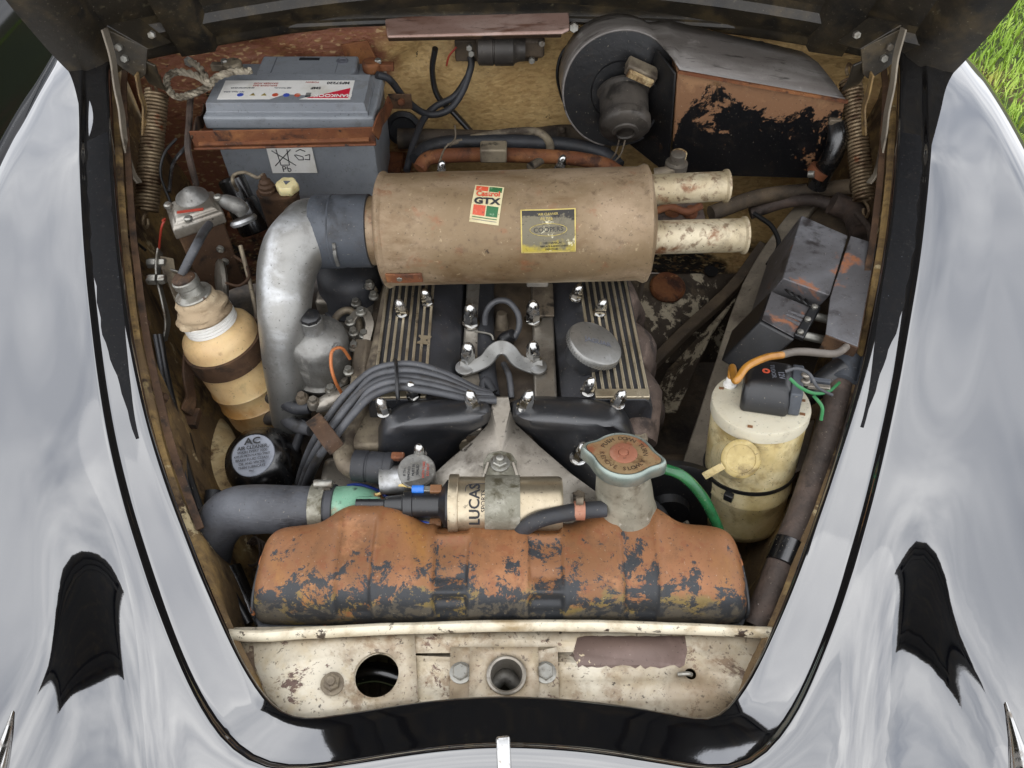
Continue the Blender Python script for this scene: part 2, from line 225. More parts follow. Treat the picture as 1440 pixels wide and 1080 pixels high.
# ------------------------------------------------------------------ mesh builder
WORG = {}
def worg(o): return WORG.get(o.name, V((0, 0, 0))) if o else V((0, 0, 0))
def basis(n, ref=None):
    n = n.normalized(); ref = ref or (V((0, 0, 1)) if abs(n.z) < .9 else V((0, 1, 0)))
    a = (ref - n * ref.dot(n)).normalized(); return a, n.cross(a)
def cat(pts, k=6):
    if len(pts) < 3 or k < 2: return [V(p) for p in pts]
    P = [V(p) for p in pts]; P = [P[0] * 2 - P[1]] + P + [P[-1] * 2 - P[-2]]; out = []
    for i in range(1, len(P) - 2):
        a, b, c, d = P[i-1], P[i], P[i+1], P[i+2]
        for j in range(k):
            t = j / k; out.append(.5 * (2*b + (c-a)*t + (2*a-5*b+4*c-d)*t*t + (3*b-a-3*c+d)*t**3))
    out.append(P[-2]); return out
class B:
    def __init__(s): s.v = []; s.f = []
    def add(s, vs, fs):
        k = len(s.v); s.v += [V(x) for x in vs]; s.f += [tuple(i + k for i in f) for f in fs]; return s
    def loft(s, rings, c0=True, c1=True, closed=True):
        n = len(rings[0]); vs = [p for r in rings for p in r]; fs = []
        for i in range(len(rings) - 1):
            for j in range(n if closed else n - 1):
                k = (j + 1) % n; fs.append((i*n+j, i*n+k, (i+1)*n+k, (i+1)*n+j))
        if c0: fs.append(tuple(range(n-1, -1, -1)))
        if c1: fs.append(tuple((len(rings)-1)*n + j for j in range(n)))
        return s.add(vs, fs)
    def tube(s, pts, r, seg=12, k=6, caps=True, flat=None):
        P = cat(pts, k); n = len(P); rr = r if isinstance(r, (list, tuple)) else [r]
        def rad(i):
            t = i / (n - 1) * (len(rr) - 1); a = int(min(t, len(rr) - 1)); b = min(a + 1, len(rr) - 1); return rr[a] + (rr[b] - rr[a]) * (t - a)
        rings = []; up = None
        for i in range(n):
            tg = (P[min(i+1, n-1)] - P[max(i-1, 0)])
            if tg.length < 1e-9: tg = V((0, 0, 1))
            tg.normalize()
            up = basis(tg)[0] if up is None else (up - tg * up.dot(tg)).normalized()
            sd = tg.cross(up); q = rad(i)
            fl = flat or 1
            rings.append([P[i] + (up * math.cos(a) + sd * math.sin(a) * fl) * q for a in [2*math.pi*j/seg for j in range(seg)]])
        return s.loft(rings, caps, caps)
    def lathe(s, o, ax, prof, seg=32, sx=1, sy=1, ref=None):
        ax = V(ax).normalized(); a, b = basis(ax, ref); rings = []
        for r, h in prof:
            r = max(r, 1e-5)
            rings.append([V(o) + ax * h + (a * math.cos(t) * sx + b * math.sin(t) * sy) * r for t in [2*math.pi*j/seg for j in range(seg)]])
        return s.loft(rings)
    def cyl(s, a, b, r, r2=None, seg=20, ch=.0):
        a = V(a); b = V(b); h = (b - a).length; r2 = r if r2 is None else r2
        c = ch or min(r, r2, h) * .12
        return s.lathe(a, b - a, [(r - c, 0), (r, c), (r2, h - c), (r2 - c, h)], seg)
    def hexa(s, p, ax, r, h, ref=None):
        return s.lathe(p, ax, [(r, 0), (r, h * .82), (r * .86, h)], 6, ref=ref)
    def dome(s, p, ax, r, h):
        ax = V(ax).normalized()
        s.lathe(p, ax, [(r * 1.18, 0), (r * 1.18, h * .05), (r * 1.05, h * .06)], 18)
        s.lathe(V(p) + ax * h * .06, ax, [(r, 0), (r, h * .46), (r * .93, h * .52)], 6)
        return s.lathe(V(p) + ax * h * .50, ax, [(r * .88, 0)] + [(r * .88 * math.cos(t), h * .06 + h * .40 * math.sin(t)) for t in [math.pi / 2 * i / 8 for i in range(9)]], 20)
    def prism(s, poly, vec):
        vec = V(vec); return s.loft([[V(p) for p in poly], [V(p) + vec for p in poly]])
    def box(s, c, x, y, z):
        c, x, y, z = V(c), V(x) / 2, V(y) / 2, V(z) / 2
        return s.loft([[c - x - y - z, c + x - y - z, c + x + y - z, c - x + y - z], [c - x - y + z, c + x - y + z, c + x + y + z, c - x + y + z]])
    def plate(s, poly, th):
        P = [V(p) for p in poly]; n = V((0, 0, 0))
        for i in range(len(P)): n += (P[i] - P[0]).cross(P[(i+1) % len(P)] - P[0])
        n.normalize(); return s.prism([p - n * th / 2 for p in P], n * th)
    def grid(s, fn, nu, nv, cu=False):
        vs = [fn(i / nu, j / nv) for i in range(nu + 1) for j in range(nv + 1)]
        return s.add(vs, [(i*(nv+1)+j, (i+1)*(nv+1)+j, (i+1)*(nv+1)+j+1, i*(nv+1)+j+1) for i in range(nu) for j in range(nv)])
    def strip(s, pts, wd, th, nrm, k=6):
        """flat bar swept along pts, width across, thickness along nrm"""
        P = cat(pts, k); rings = []
        for i, p in enumerate(P):
            tg = (P[min(i+1, len(P)-1)] - P[max(i-1, 0)]).normalized(); nn = V(nrm); nn = (nn - tg * nn.dot(tg)).normalized(); sd = tg.cross(nn)
            rings.append([p - sd*wd/2 - nn*th/2, p + sd*wd/2 - nn*th/2, p + sd*wd/2 + nn*th/2, p - sd*wd/2 + nn*th/2])
        return s.loft(rings)
    def done(s, name, m, parent=None, smooth=38, bevel=0, seg=2, label=None, sub=0, solid=0):
        if m not in ('paint', 'ground', 'blade', 'darkpaint', 'glass'):      # nothing old is dead straight: one shared field of small dents
            s.v = [p + NZ.noise_vector(p * 13) * .0009 + NZ.noise_vector(p * 47) * .00030 for p in s.v]
        lo = V([min(p[i] for p in s.v) for i in range(3)]); hi = V([max(p[i] for p in s.v) for i in range(3)]); c = (lo + hi) / 2
        me = bpy.data.meshes.new(name); me.from_pydata([p - c for p in s.v], [], s.f)
        bm = bmesh.new(); bm.from_mesh(me); bmesh.ops.recalc_face_normals(bm, faces=bm.faces); bm.to_mesh(me); bm.free()
        me.materials.append(MT[m])
        if smooth: me.shade_smooth(); me.set_sharp_from_angle(angle=R(smooth))
        o = bpy.data.objects.new(name, me); COL.objects.link(o); WORG[o.name] = c
        if parent: o.parent = parent
        o.location = c - worg(parent)
        if solid: q = o.modifiers.new('thickness', 'SOLIDIFY'); q.thickness = solid; q.offset = -1
        if bevel: q = o.modifiers.new('bevel', 'BEVEL'); q.width = bevel; q.segments = seg; q.limit_method = 'ANGLE'; q.angle_limit = R(35); q.harden_normals = False
        if sub: q = o.modifiers.new('subsurf', 'SUBSURF'); q.levels = sub; q.render_levels = sub
        if label: o['label'] = label
        return o
def thing(name, label, catg, loc, group=None):
    o = bpy.data.objects.new(name, None); COL.objects.link(o); o.empty_display_size = .02
    o.location = loc; WORG[o.name] = V(loc); o['label'] = label; o['category'] = catg
    if group: o['group'] = group
    return o
def tag(o, label, catg, group=None):
    o['label'] = label; o['category'] = catg
    if group: o['group'] = group
    return o
def plane(o, xd, yd):
    o, xd, yd = V(o), V(xd).normalized(), V(yd); yd = (yd - xd * yd.dot(xd)).normalized(); n = xd.cross(yd)
    return lambda u, v, h=0: o + xd*u + yd*v + n*h
def decal(name, mp, u0, v0, u1, v1, m, parent, h=.0006, n=8, label=None, shear=0, th=.0004):
    b = B()
    f = lambda i, j: (u0 + (u1 - u0)*i + shear*(v0 + (v1-v0)*j), v0 + (v1 - v0)*j)
    P = [[f(i / n, j / n) for j in range(n + 1)] for i in range(n + 1)]
    b.grid(lambda i, j: mp(*f(i, j), h), n, n); b.grid(lambda i, j: mp(*f(i, j), h - th), n, n)
    k = (n + 1) ** 2
    ed = [i*(n+1) for i in range(n+1)] + [n*(n+1)+j for j in range(1, n+1)] + [i*(n+1)+n for i in range(n-1, -1, -1)] + [j for j in range(n-1, 0, -1)]
    b.f += [(ed[i], ed[(i+1) % len(ed)], ed[(i+1) % len(ed)] + k, ed[i] + k) for i in range(len(ed))]
    return b.done(name, m, parent, smooth=30, label=label)
def poly_decal(name, mp, pts, m, parent, h=.0008):
    b = B(); P = [mp(u, v, h) for u, v in pts]; Q = [mp(u, v, h - .0003) for u, v in pts]; b.loft([Q, P]); return b.done(name, m, parent, smooth=0)
def text_geo(body, size, bold=0):
    cu = bpy.data.curves.new('t', 'FONT'); cu.body = body; cu.size = size; cu.align_x = 'CENTER'; cu.align_y = 'CENTER'; cu.extrude = .00015; cu.offset = bold; cu.resolution_u = 3
    ob = bpy.data.objects.new('t', cu); COL.objects.link(ob); dg = bpy.context.evaluated_depsgraph_get()
    me = bpy.data.meshes.new_from_object(ob.evaluated_get(dg)); vs = [v.co.copy() for v in me.vertices]; fs = [tuple(p.vertices) for p in me.polygons]
    bpy.data.objects.remove(ob); bpy.data.meshes.remove(me); bpy.data.curves.remove(cu); return vs, fs
def lettering(lines, mp, m, parent, h=.0008, name='lettering'):
    """lines: (text, size, u, v, rot_degrees[, bold, xscale])"""
    b = B()
    for ln in lines:
        tx, sz, u, v, rot = ln[:5]; bo = ln[5] if len(ln) > 5 else 0; xs = ln[6] if len(ln) > 6 else 1
        vs, fs = text_geo(tx, sz, bo); c, sn = math.cos(R(rot)), math.sin(R(rot))
        b.add([mp(u + p.x*xs*c - p.y*sn, v + p.x*xs*sn + p.y*c, h + p.z) for p in vs], fs)
    return b.done(name, m, parent, smooth=0)
def arc_text(tx, size, mp, r, a0, a1, m, parent, h=.0008, inside=False, name='lettering'):
    b = B(); n = len(tx)
    for i, ch in enumerate(tx):
        if ch == ' ': continue
        a = R(a0 + (a1 - a0) * (i / max(1, n - 1))); vs, fs = text_geo(ch, size)
        rot = a - math.pi / 2 if not inside else a + math.pi / 2
        c, sn = math.cos(rot), math.sin(rot)
        b.add([mp(r*math.cos(a) + p.x*c - p.y*sn, r*math.sin(a) + p.x*sn + p.y*c, h + p.z) for p in vs], fs)
    return b.done(name, m, parent, smooth=0)
def curve_plate(name, outline, holes, z, th, m, parent, label=None, bevel=.0008):
    """flat plate with real holes, filled from 2D splines"""
    cu = bpy.data.curves.new('p', 'CURVE'); cu.dimensions = '2D'; cu.fill_mode = 'BOTH'; cu.extrude = th / 2
    for pts in [outline] + holes:
        sp = cu.splines.new('POLY'); sp.points.add(len(pts) - 1); sp.use_cyclic_u = True
        for i, p in enumerate(pts): sp.points[i].co = (p[0], p[1], 0, 1)
    ob = bpy.data.objects.new('p', cu); COL.objects.link(ob); dg = bpy.context.evaluated_depsgraph_get()
    me = bpy.data.meshes.new_from_object(ob.evaluated_get(dg)); b = B(); b.add([V((v.co.x, v.co.y, v.co.z + z - th / 2)) for v in me.vertices], [tuple(p.vertices) for p in me.polygons])
    bpy.data.objects.remove(ob); bpy.data.meshes.remove(me); bpy.data.curves.remove(cu)
    bm = bmesh.new()
    o = b.done(name, m, parent, smooth=30, label=label)
    bm.from_mesh(o.data); bmesh.ops.remove_doubles(bm, verts=bm.verts, dist=1e-5); bmesh.ops.recalc_face_normals(bm, faces=bm.faces); bm.to_mesh(o.data); bm.free()
    return o
def circ(c, r, n=28, sy=1): return [(c[0] + r*math.cos(2*math.pi*i/n), c[1] + r*sy*math.sin(2*math.pi*i/n)) for i in range(n)]
def smooth01(t): t = max(0, min(1, t)); return t*t*(3 - 2*t)
X, Y, Z = V((1, 0, 0)), V((0, 1, 0)), V((0, 0, 1))
# ================================================================== the setting
def zedge(y): return .80 + .20 * max(0, min(1.2, (y - .26) / .93)) ** .95
def on_edge(px, py):
    z = .9
    for _ in range(30): z = .5 * z + .5 * zedge(at(px, py, z).y)
    return at(px, py, z)
left_px = [(152, 84), (153, 140), (156, 200), (161, 280), (168, 360), (178, 440), (192, 520), (211, 600), (236, 680), (264, 755), (294, 830), (325, 900), (352, 950), (378, 985), (405, 1004)]
front_px = [(440, 1009), (500, 1001), (570, 990), (640, 982), (712, 979), (785, 982), (855, 989), (925, 1000), (985, 1010)]
right_px = [(1012, 1004), (1032, 985), (1056, 950), (1082, 898), (1112, 828), (1140, 752), (1165, 680), (1190, 600), (1212, 520), (1230, 440), (1245, 360), (1256, 280), (1263, 200), (1266, 140), (1266, 84)]
def flat_front(p): return on_edge(*p)
rawE = [on_edge(*p) for p in left_px + front_px + right_px]
back = V((0, .16, .028))
rawE = [rawE[0] + V((-.03, .16, .02))] + rawE + [rawE[-1] + V((.03, .16, .02))]
dense = cat(rawE, 10)
# resample by length
acc = [0]
for i in range(1, len(dense)): acc.append(acc[-1] + (dense[i] - dense[i-1]).length)
NS = 220; EDGE = []
j = 0
for i in range(NS + 1):
    t = acc[-1] * i / NS
    while j < len(acc) - 2 and acc[j+1] < t: j += 1
    q = (t - acc[j]) / max(1e-9, acc[j+1] - acc[j]); EDGE.append(dense[j].lerp(dense[j+1], q))
NRM = []
for i in range(NS + 1):
    tg = EDGE[min(NS, i+1)] - EDGE[max(0, i-1)]; NRM.append(V((tg.y, -tg.x, 0)).normalized())
if NRM[5].x > 0: NRM = [-n for n in NRM]
for _ in range(14): NRM = [NRM[0]] + [(NRM[i-1] + NRM[i]*2 + NRM[i+1]).normalized() for i in range(1, NS)] + [NRM[-1]]
NRMW = NRM[:]
for _ in range(120): NRMW = [NRMW[0]] + [(NRMW[i-1] + NRMW[i]*2 + NRMW[i+1]).normalized() for i in range(1, NS)] + [NRMW[-1]]

def zcrown(y): return .812 + .175 * smooth01((y - .1) / 1.15)
def zfender(x, y):
    ax = abs(x); z = zcrown(y)
    out = max(0, ax - .72); inn = max(0, .66 - ax)
    z -= .20 * (1 - math.sqrt(max(0, 1 - min(1, out / .14) ** 2)))
    z -= .20 * min(inn, .5) ** 2 * 1.4
    z += .078 * smooth01((ax - .315) / .148) * math.exp(-((y - .12) / .32) ** 2)   # pod over the head lamp
    nose = max(0, .22 - y); z -= .9 * nose ** 2 * smooth01((.5 - ax) / .3)
    return z
LIFT = .005
def seat_slope(i):
    p = EDGE[i]; return -.30 * smooth01((p.y - .98) / .16) + .13 * smooth01((.36 - p.y) / .10) * smooth01((.30 - abs(p.x)) / .12)
def shell_pt(i, d, D):
    p = EDGE[i]; w = .034 + .012 * smooth01((.75 - p.y) / .45)
    if d <= 0: return p
    sl = seat_slope(i)
    if d <= w:
        q = p + NRM[i] * d; return V((q.x, q.y, p.z + .003 * d / w + sl * d))
    n = NRM[i].lerp(NRMW[i], smooth01((d - w) / .12)).normalized()
    base = p + NRM[i] * w; q = base + n * (d - w)
    e = d - w
    step = LIFT * smooth01(e / .008)
    zt = zfender(q.x, q.y); k = smooth01((e - .004) / .10)
    return V((q.x, q.y, (p.z + .003 + sl * w + step) * (1 - k) + zt * k))
car = thing('car_body', 'glossy black car body with raised bonnet round the open engine bay', 'car', (0, .9, 0))
b = B(); rings = []
DS = [0, .001, .008, .018, .026]
for i in range(NS + 1):
    p = EDGE[i]; w = .034 + .012 * smooth01((.75 - p.y) / .45); n = NRM[i]
    row = [p + n * .002 + V((0, 0, -.030)), p - n * .001 + V((0, 0, -.026)), p - n * .001 + V((0, 0, -.003)), p + V((0, 0, 0)), p + n * .003 + V((0, 0, .0008))]
    row += [shell_pt(i, w * t, 0) for t in (.3, .6, .9, 1)]
    # outer reach: until the flank of the wing, or the nose
    nx = NRMW[i]
    c1 = (.855 - abs(p.x)) / max(.02, nx.x * (1 if p.x > 0 else -1)); c2 = (p.y + .22) / max(.02, -nx.y)
    D = (max(c1, .05) ** -6 + max(c2, .05) ** -6) ** (-1 / 6)
    es = [.001, .0025, .004, .0055, .007, .0085, .011, .015, .020, .026, .036, .05] + [.05 + (D - w - .05) * (k / 44) ** 1.05 for k in range(1, 45)]
    row += [shell_pt(i, w + max(0.001, e), 0) for e in es]
    last = row[-1]; row += [last + V((0, 0, -.05)) + nx * .004, last + V((0, 0, -.14)) + nx * .006, last + V((0, 0, -.30))]
    rings.append(row)
n = len(rings[0])
b.add([q for r in rings for q in r], [(i*n+k, (i+1)*n+k, (i+1)*n+k+1, i*n+k+1) for i in range(NS) for k in range(n - 1)])
b.done('wing_panel', 'paint', car, smooth=60, label='glossy black front wings and nose panel reflecting the clouds')

# strip along the bonnet gutter: rubbed black, with the bonnet's dark reflection painted in
i_a = min(range(NS // 2), key=lambda i: abs(EDGE[i].y - 1.045)); i_b = min(range(NS // 2), key=lambda i: abs(EDGE[i].y - .545))
for lo, hi, lab in ((i_a, i_b, 0), (NS - i_b + 2, NS - i_a + 1, 1)):
    b = B(); rr = []
    for i in range(lo, hi):
        p = EDGE[i]; nn = NRM[i]; f = (i - lo) / (hi - lo); f = 1 - f if lab else f
        k = smooth01(f / .02) * (1 - .55 * smooth01((f - .55) / .45)); wob = .0012 * math.sin(i * 1.7) + .0009 * math.sin(i * .6 + 1)
        a0, a1 = .003 + .012 * smooth01((f - .6) / .4), .006 + (.027 + wob) * k
        sl = seat_slope(i); hh = lambda a: .003 * a / .034 + sl * a
        rr.append([p + nn * a0 + Z * (hh(a0) - .001), p + nn * a1 + Z * (hh(a1) - .001), p + nn * a1 + Z * (hh(a1) + .0011), p + nn * a0 + Z * (hh(a0) + .0011)])
    b.loft(rr); b.done('seat_reflection_strip', 'seatreflection', car)

# inner wings, hanging from the edge of the opening
for nm, rng in (('l', range(0, 92)), ('r', range(NS - 91, NS + 1))):
    b = B(); rr = []
    for i in rng:
        p = EDGE[i]; nn = NRM[i]; wob = .006 * math.sin(i * .35)
        rk = .045 * smooth01((p.y - .70) / .35)
        rr.append([p + nn * .001 - Z * .026, p - nn * .005 - Z * .032, p - nn * (.006 + wob - rk) - Z * .05, p - nn * (.014 + wob - rk) - Z * .12, p - nn * (.030 - wob - rk) - Z * .20, p - nn * (.06 - rk) - Z * .30, p - nn * (.10 - rk) - Z * .46])
    k = len(rr[0]); b.add([q for r in rr for q in r], [(i*k+j, (i+1)*k+j, (i+1)*k+j+1, i*k+j+1) for i in range(len(rr)-1) for j in range(k-1)])
    b.done('inner_wing', 'baybrown', car, smooth=50)
    b = B(); pts = [EDGE[i] - NRM[i] * .012 - Z * .034 for i in rng][6:78:4] if nm == 'l' else [EDGE[i] - NRM[i] * .012 - Z * .034 for i in rng][14:86:4]
    b.strip(pts, .009, .003, Z, k=3); b.done('drip_rail', 'rustdark', car)

# bay floor, bulkhead
b = B(); b.box((0, .85, .37), X * 1.9, Y * 1.5, Z * .02); b.done('bay_floor', 'baydark', car)
def fw(u, v):
    x = -.69 + 1.38 * u; z = .40 + (.985 - .40) * v
    y = 1.385 - .10 * (x / .8) ** 2 + .004 * math.sin(x * 23) * math.sin(z * 31)
    def press(x0, z0, rx, rz, ang, d):
        dx, dz = x - x0, z - z0; c, s = math.cos(ang), math.sin(ang); a, e = (dx*c + dz*s) / rx, (-dx*s + dz*c) / rz
        return d * smooth01((1.25 - max(abs(a), abs(e))) / .35)
    y += press(-.38, .90, .12, .018, -.5, .012) + press(.58, .90, .10, .03, .1, .012) + press(-.20, .90, .10, .02, .6, .012)
    return V((x, y, z))
b = B(); b.grid(fw, 90, 40); b.done('bulkhead', 'firewall', car, smooth=60, solid=.003)
b = B()
b.grid(lambda u, v: V((-.66 + 1.32*u, 1.385 - .10*((-.66 + 1.32*u)/.8)**2 + .10*v - .012, .985 + .01*math.sin(v*3) + .012*v)), 40, 6)
b.done('scuttle_panel', 'undercoat', car, smooth=50, solid=.004)
b = B(); b.tube([V((-.66 + 1.32*t, 1.375 - .10*((-.66 + 1.32*t)/.8)**2, .985)) for t in [i/20 for i in range(21)]], .007, 8, 2)
b.done('scuttle_bead', 'undercoat', car)
# black plug in the bulkhead
p = fw(.82, .93); b = B(); b.lathe(p - Y * .004, -Y, [(.014, 0), (.014, .003), (.011, .006), (0, .007)], 20); b.done('bulkhead_plug', 'rubber', car)

# ------------------------------------------------------------------ raised bonnet
TH = R(60); HD = V((0, -math.cos(TH), math.sin(TH))); HN = V((0, -math.sin(TH), -math.cos(TH)))   # along the bonnet; inward (underside) normal
bonnet_len = 1.14
def hb(u, t, off=0.):
    """u -1..1 across, t 0..1 from the hinge edge to the tip"""
    wd = .706 * (1 - .56 * smooth01(t ** 1.4) * 1.0) if t > 0 else .706
    x = u * wd
    rear = V((x, 1.41 - .215 * (u) ** 2 * 1.0, .964 + .026 * u * u))
    crown = -.075 * (1 - u*u) * math.sin(math.pi * min(1, t * .9 + .1)) + .02 * t * t
    tip = (1 - .05 * u * u)
    q = rear * (1 - 0) + HD * (bonnet_len * t * tip - (.215 * (1 - u*u)) * 0)
    # straighten the plan curve of the rear edge as we go up the panel
    q += Y * (.10 * u * u - .07) * smooth01(t * 1.2)
    return q + HN * (crown + off)
b = B(); NU, NT = 48, 50
b.grid(lambda i, j: hb(-1 + 2*i, j), NU, NT)
bon = b.done('bonnet', 'paint', car, smooth=60, solid=.003, label='raised bonnet seen from below')
b = B(); b.grid(lambda i, j: hb((-1 + 2*i) * .985, .012 + j * .975, .006), NU, NT); b.done('inner_skin', 'undercoat', bon, smooth=60)
# folded side and rear flanges under the skin
for s in (-1, 1):
    rr = []
    for k in range(31):
        t = -.002 + .98 * k / 30
        rr.append([hb(s*1.0, t, -.001), hb(s*1.0, t, .016), hb(s*.975, t, .024), hb(s*.925, t, .028), hb(s*.905, t, .018), hb(s*.895, t, .006)])
    bb = B().loft(rr); bb.done('side_frame', 'undercoat', bon, smooth=50)
    rr = []
    for k in range(31):
        t = .0 + .96 * k / 30
        rr.append([hb(s*.80, t, .006), hb(s*.79, t, .022), hb(s*.72, t, .024), hb(s*.71, t, .006)])
    B().loft(rr).done('stiffener', 'undercoat', bon, smooth=50)
rr = []
for k in range(41):
    u = -.93 + 1.86 * k / 40
    rr.append([hb(u, -.004, -.001), hb(u, -.002, .012), hb(u, .005, .014), hb(u, .012, .010), hb(u, .018, .011), hb(u, .055, .020), hb(u, .062, .008), hb(u, .075, .006)])
B().loft(rr).done('rear_frame', 'undercoat', bon, smooth=40)
rr = []
for k in range(31):
    u = -.9 + 1.8 * k / 30
    rr.append([hb(u, .93, .006), hb(u, .935, .024), hb(u, .975, .024), hb(u, .98, .004)])
B().loft(rr).done('front_frame', 'undercoat', bon, smooth=40)
# chrome strip on the nose
pts = [at(707, 1036, .812), at(708, 1060, .812), at(709, 1085, .806), at(709, 1110, .79), at(709, 1160, .74)]
b = B(); b.strip(pts, .014, .010, (0, -.2, 1)); b.done('nose_strip', 'chrome', car, bevel=.0035, seg=3, smooth=60)

# hinge arms and plates
for s in (-1, 1):
    M_ = (lambda px: px) if s < 0 else (lambda px: 1418 - px)
    q = AY([(M_(147), 38), (M_(208), 68), (M_(206), 104), (M_(196), 112), (M_(172), 96), (M_(160), 86)], 1.13)
    hg = B().plate(q, .004).done('bonnet_hinge', 'undercoat', car, bevel=.001)
    q = AY([(M_(150), 36, 1.128), (M_(196), 26, 1.18), (M_(240), 60, 1.18), (M_(208), 70, 1.128)]); B().plate(q, .003).done('hinge_foot', 'undercoat', hg, bevel=.001)
    pts = AY([(M_(147), 40, 1.12), (M_(158), 80, 1.11), (M_(163), 120, 1.10), (M_(171), 160, 1.08), (M_(175), 195, 1.06), (M_(185), 240, 1.03), (M_(196), 258, 1.02)])
    B().strip(pts, .020, .003, X * s + Z * .15).done('hinge_arm', 'wingbeam', hg, bevel=.0008)
    pts = AY([(M_(192), 104, 1.12), (M_(197), 130, 1.12), (M_(203), 152, 1.12), (M_(202), 190, 1.10)])
    B().strip(pts, .014, .003, X * s).done('hinge_link', 'baybrown', hg, bevel=.0008)
    pts = AY([(M_(206), 86, 1.13), (M_(214), 108, 1.14), (M_(222), 122, 1.15)])
    B().strip(pts, .03, .004, (.3*s, -1, .3)).done('spring_bracket', 'undercoat', hg, bevel=.001)
    for px, py in ((168, 66), (176, 82), (214, 48)):
        p = aty(M_(px), py, 1.127); B().hexa(p, (0, -1, .2), .006, .006).done('hinge_bolt', 'zinc', hg)
    # coil spring
    a, c = (at(220, 130, .965), at(206, 296, .84)) if s < 0 else (at(1196, 114, .965), at(1216, 282, .84))
    ax = (c - a).normalized(); e1, e2 = basis(ax); Ls = (c - a).length; turns = 34; rc = .0165 if s < 0 else .0155
    pts = [a + ax * (Ls * k / (turns * 12)) + (e1 * math.cos(2*math.pi*k/12) + e2 * math.sin(2*math.pi*k/12)) * rc for k in range(turns * 12 + 1)]
    sp = thing('bonnet_spring', 'rusty coil spring hanging %s' % ('beside the grey battery' if s < 0 else 'beside the heater duct outlet hose'), 'spring', c, 'bonnet counterbalance springs')
    B().tube(pts, .0026, 8, 1).done('coil', 'spring', sp, smooth=60)
    h = lambda o, d: [o + e1 * .0 + d * .0, o + d * .008 + e1 * .006, o + d * .018 + e1 * .008, o + d * .026, o + d * .020 - e1 * .008, o + d * .010 - e1 * .006]
    B().tube(h(a - ax * .002, -ax), .0025, 8).done('hook', 'spring', sp)
    B().tube(h(c + ax * .002, ax), .0025, 8).done('hook', 'spring', sp)

# ------------------------------------------------------------------ radiator top panel (cream) with its holes
zp = .776
ol = [(340, 884), (360, 882), (470, 880), (600, 878), (720, 877), (850, 877), (980, 879), (1060, 881), (1082, 880), (1072, 915), (1052, 955), (1034, 985), (1012, 1012), (985, 1020), (925, 1012), (855, 1000), (785, 994), (712, 991), (640, 993), (570, 1000), (500, 1010), (440, 1020), (405, 1016), (372, 990), (350, 955)]
ol = [at(x_ + (-26 if x_ < 420 else 26 if x_ > 1000 else 0), y_, zp) for x_, y_ in ol]
def hole(px, py, rpx, sy=1.0, n=30):
    c = at(px, py, zp); e = at(px + rpx, py, zp); return circ((c.x, c.y), abs(e.x - c.x), n, sy)
holes = [hole(530, 950, 31), hole(712, 952, 24), hole(971, 948, 8)]
pan = curve_plate('radiator_panel', [(p.x, p.y) for p in ol], holes, zp, .003, 'cream', car, label='flaking cream panel with round holes')
# raised left pressing and its edge
q = [(356, 898), (470, 893), (583, 889), (588, 985), (575, 994), (500, 1004), (440, 1013), (405, 1008), (376, 980), (358, 935)]
q = [at(x_, y_, zp + .004) for x_, y_ in q]
curve_plate('raised_pressing', [(p.x, p.y) for p in q], [hole(530, 950, 31.5)], zp + .0045, .0044, 'cream', pan)
b = B(); b.tube(A([(322, 892, .787), (372, 894, .79), (430, 890, .79), (560, 884, .79), (712, 880, .79), (860, 881, .79), (980, 885, .79), (1088, 890, .788)]), .0085, 12, 6, flat=.7); b.done('rolled_edge', 'creamedge', pan)
for px, py, rr_ in ((530, 950, 31),):
    c = at(px, py, zp); r_ = at(px + rr_, py, zp).x - c.x
    pass
# safety catch plate
q = A([(634, 910), (784, 910), (786, 984), (632, 984)], zp + .003)
curve_plate('catch_plate', [(p.x, p.y) for p in q], [hole(712, 952, 25)], zp + .0032, .003, 'cream', pan)
q = A([(661, 909), (757, 909), (758, 984), (659, 984)], zp + .010)
curve_plate('catch_bridge', [(p.x, p.y) for p in q], [hole(712, 952, 25)], zp + .0085, .0052, 'cream', pan)
c = at(712, 950, zp + .0085); r_ = at(712 + 27, 950, zp).x - at(712, 950, zp).x
b = B(); rg = []
for rr_, hh in ((r_*1.02, 0), (r_*1.02, .003), (r_*.92, .0042), (r_*.82, .003), (r_*.76, -.02), (r_*.74, -.045), (r_*.84, -.045)):
    rg.append([c + Z*hh + X*rr_*math.cos(t) + Y*rr_*math.sin(t) for t in [2*math.pi*k/32 for k in range(32)]])
b.loft(rg, False, False); b.done('catch_cup', 'castsilver', pan, smooth=50)
b = B(); b.tube([c + V((-.02, -.004, -.035)), c + V((-.004, .010, -.028)), c + V((.012, .002, -.036))], .009, 12, 5); b.done('catch_tongue', 'aludull', pan)
for px, py, rr_ in ((648, 946, .0095), (767, 946, .0095)):
    p = at(px, py, zp + .0047); bb = B(); bb.lathe(p, Z, [(rr_*1.25, 0), (rr_*1.25, .0012), (rr_*1.1, .0016)], 20); bb.hexa(p + Z*.0015, Z, rr_*.95, .006); bb.done('bolt', 'zinc', pan)
p = at(467, 962, zp + .0067); bb = B(); bb.lathe(p, Z, [(.0125, 0), (.0125, .0014), (.011, .0018)], 22); bb.hexa(p + Z*.0015, Z, .009, .007); bb.lathe(p + Z*.008, Z, [(.005, 0), (.005, .004), (.004, .005)], 14); bb.done('bolt', 'castdirty', pan)
p = at(958, 949, zp + .002); bb = B(); bb.tube([p - X*.004, p + X*.006 + Z*.002, p + X*.011 - Z*.001], .0025, 8, 4); bb.done('pin', 'zinc', pan)
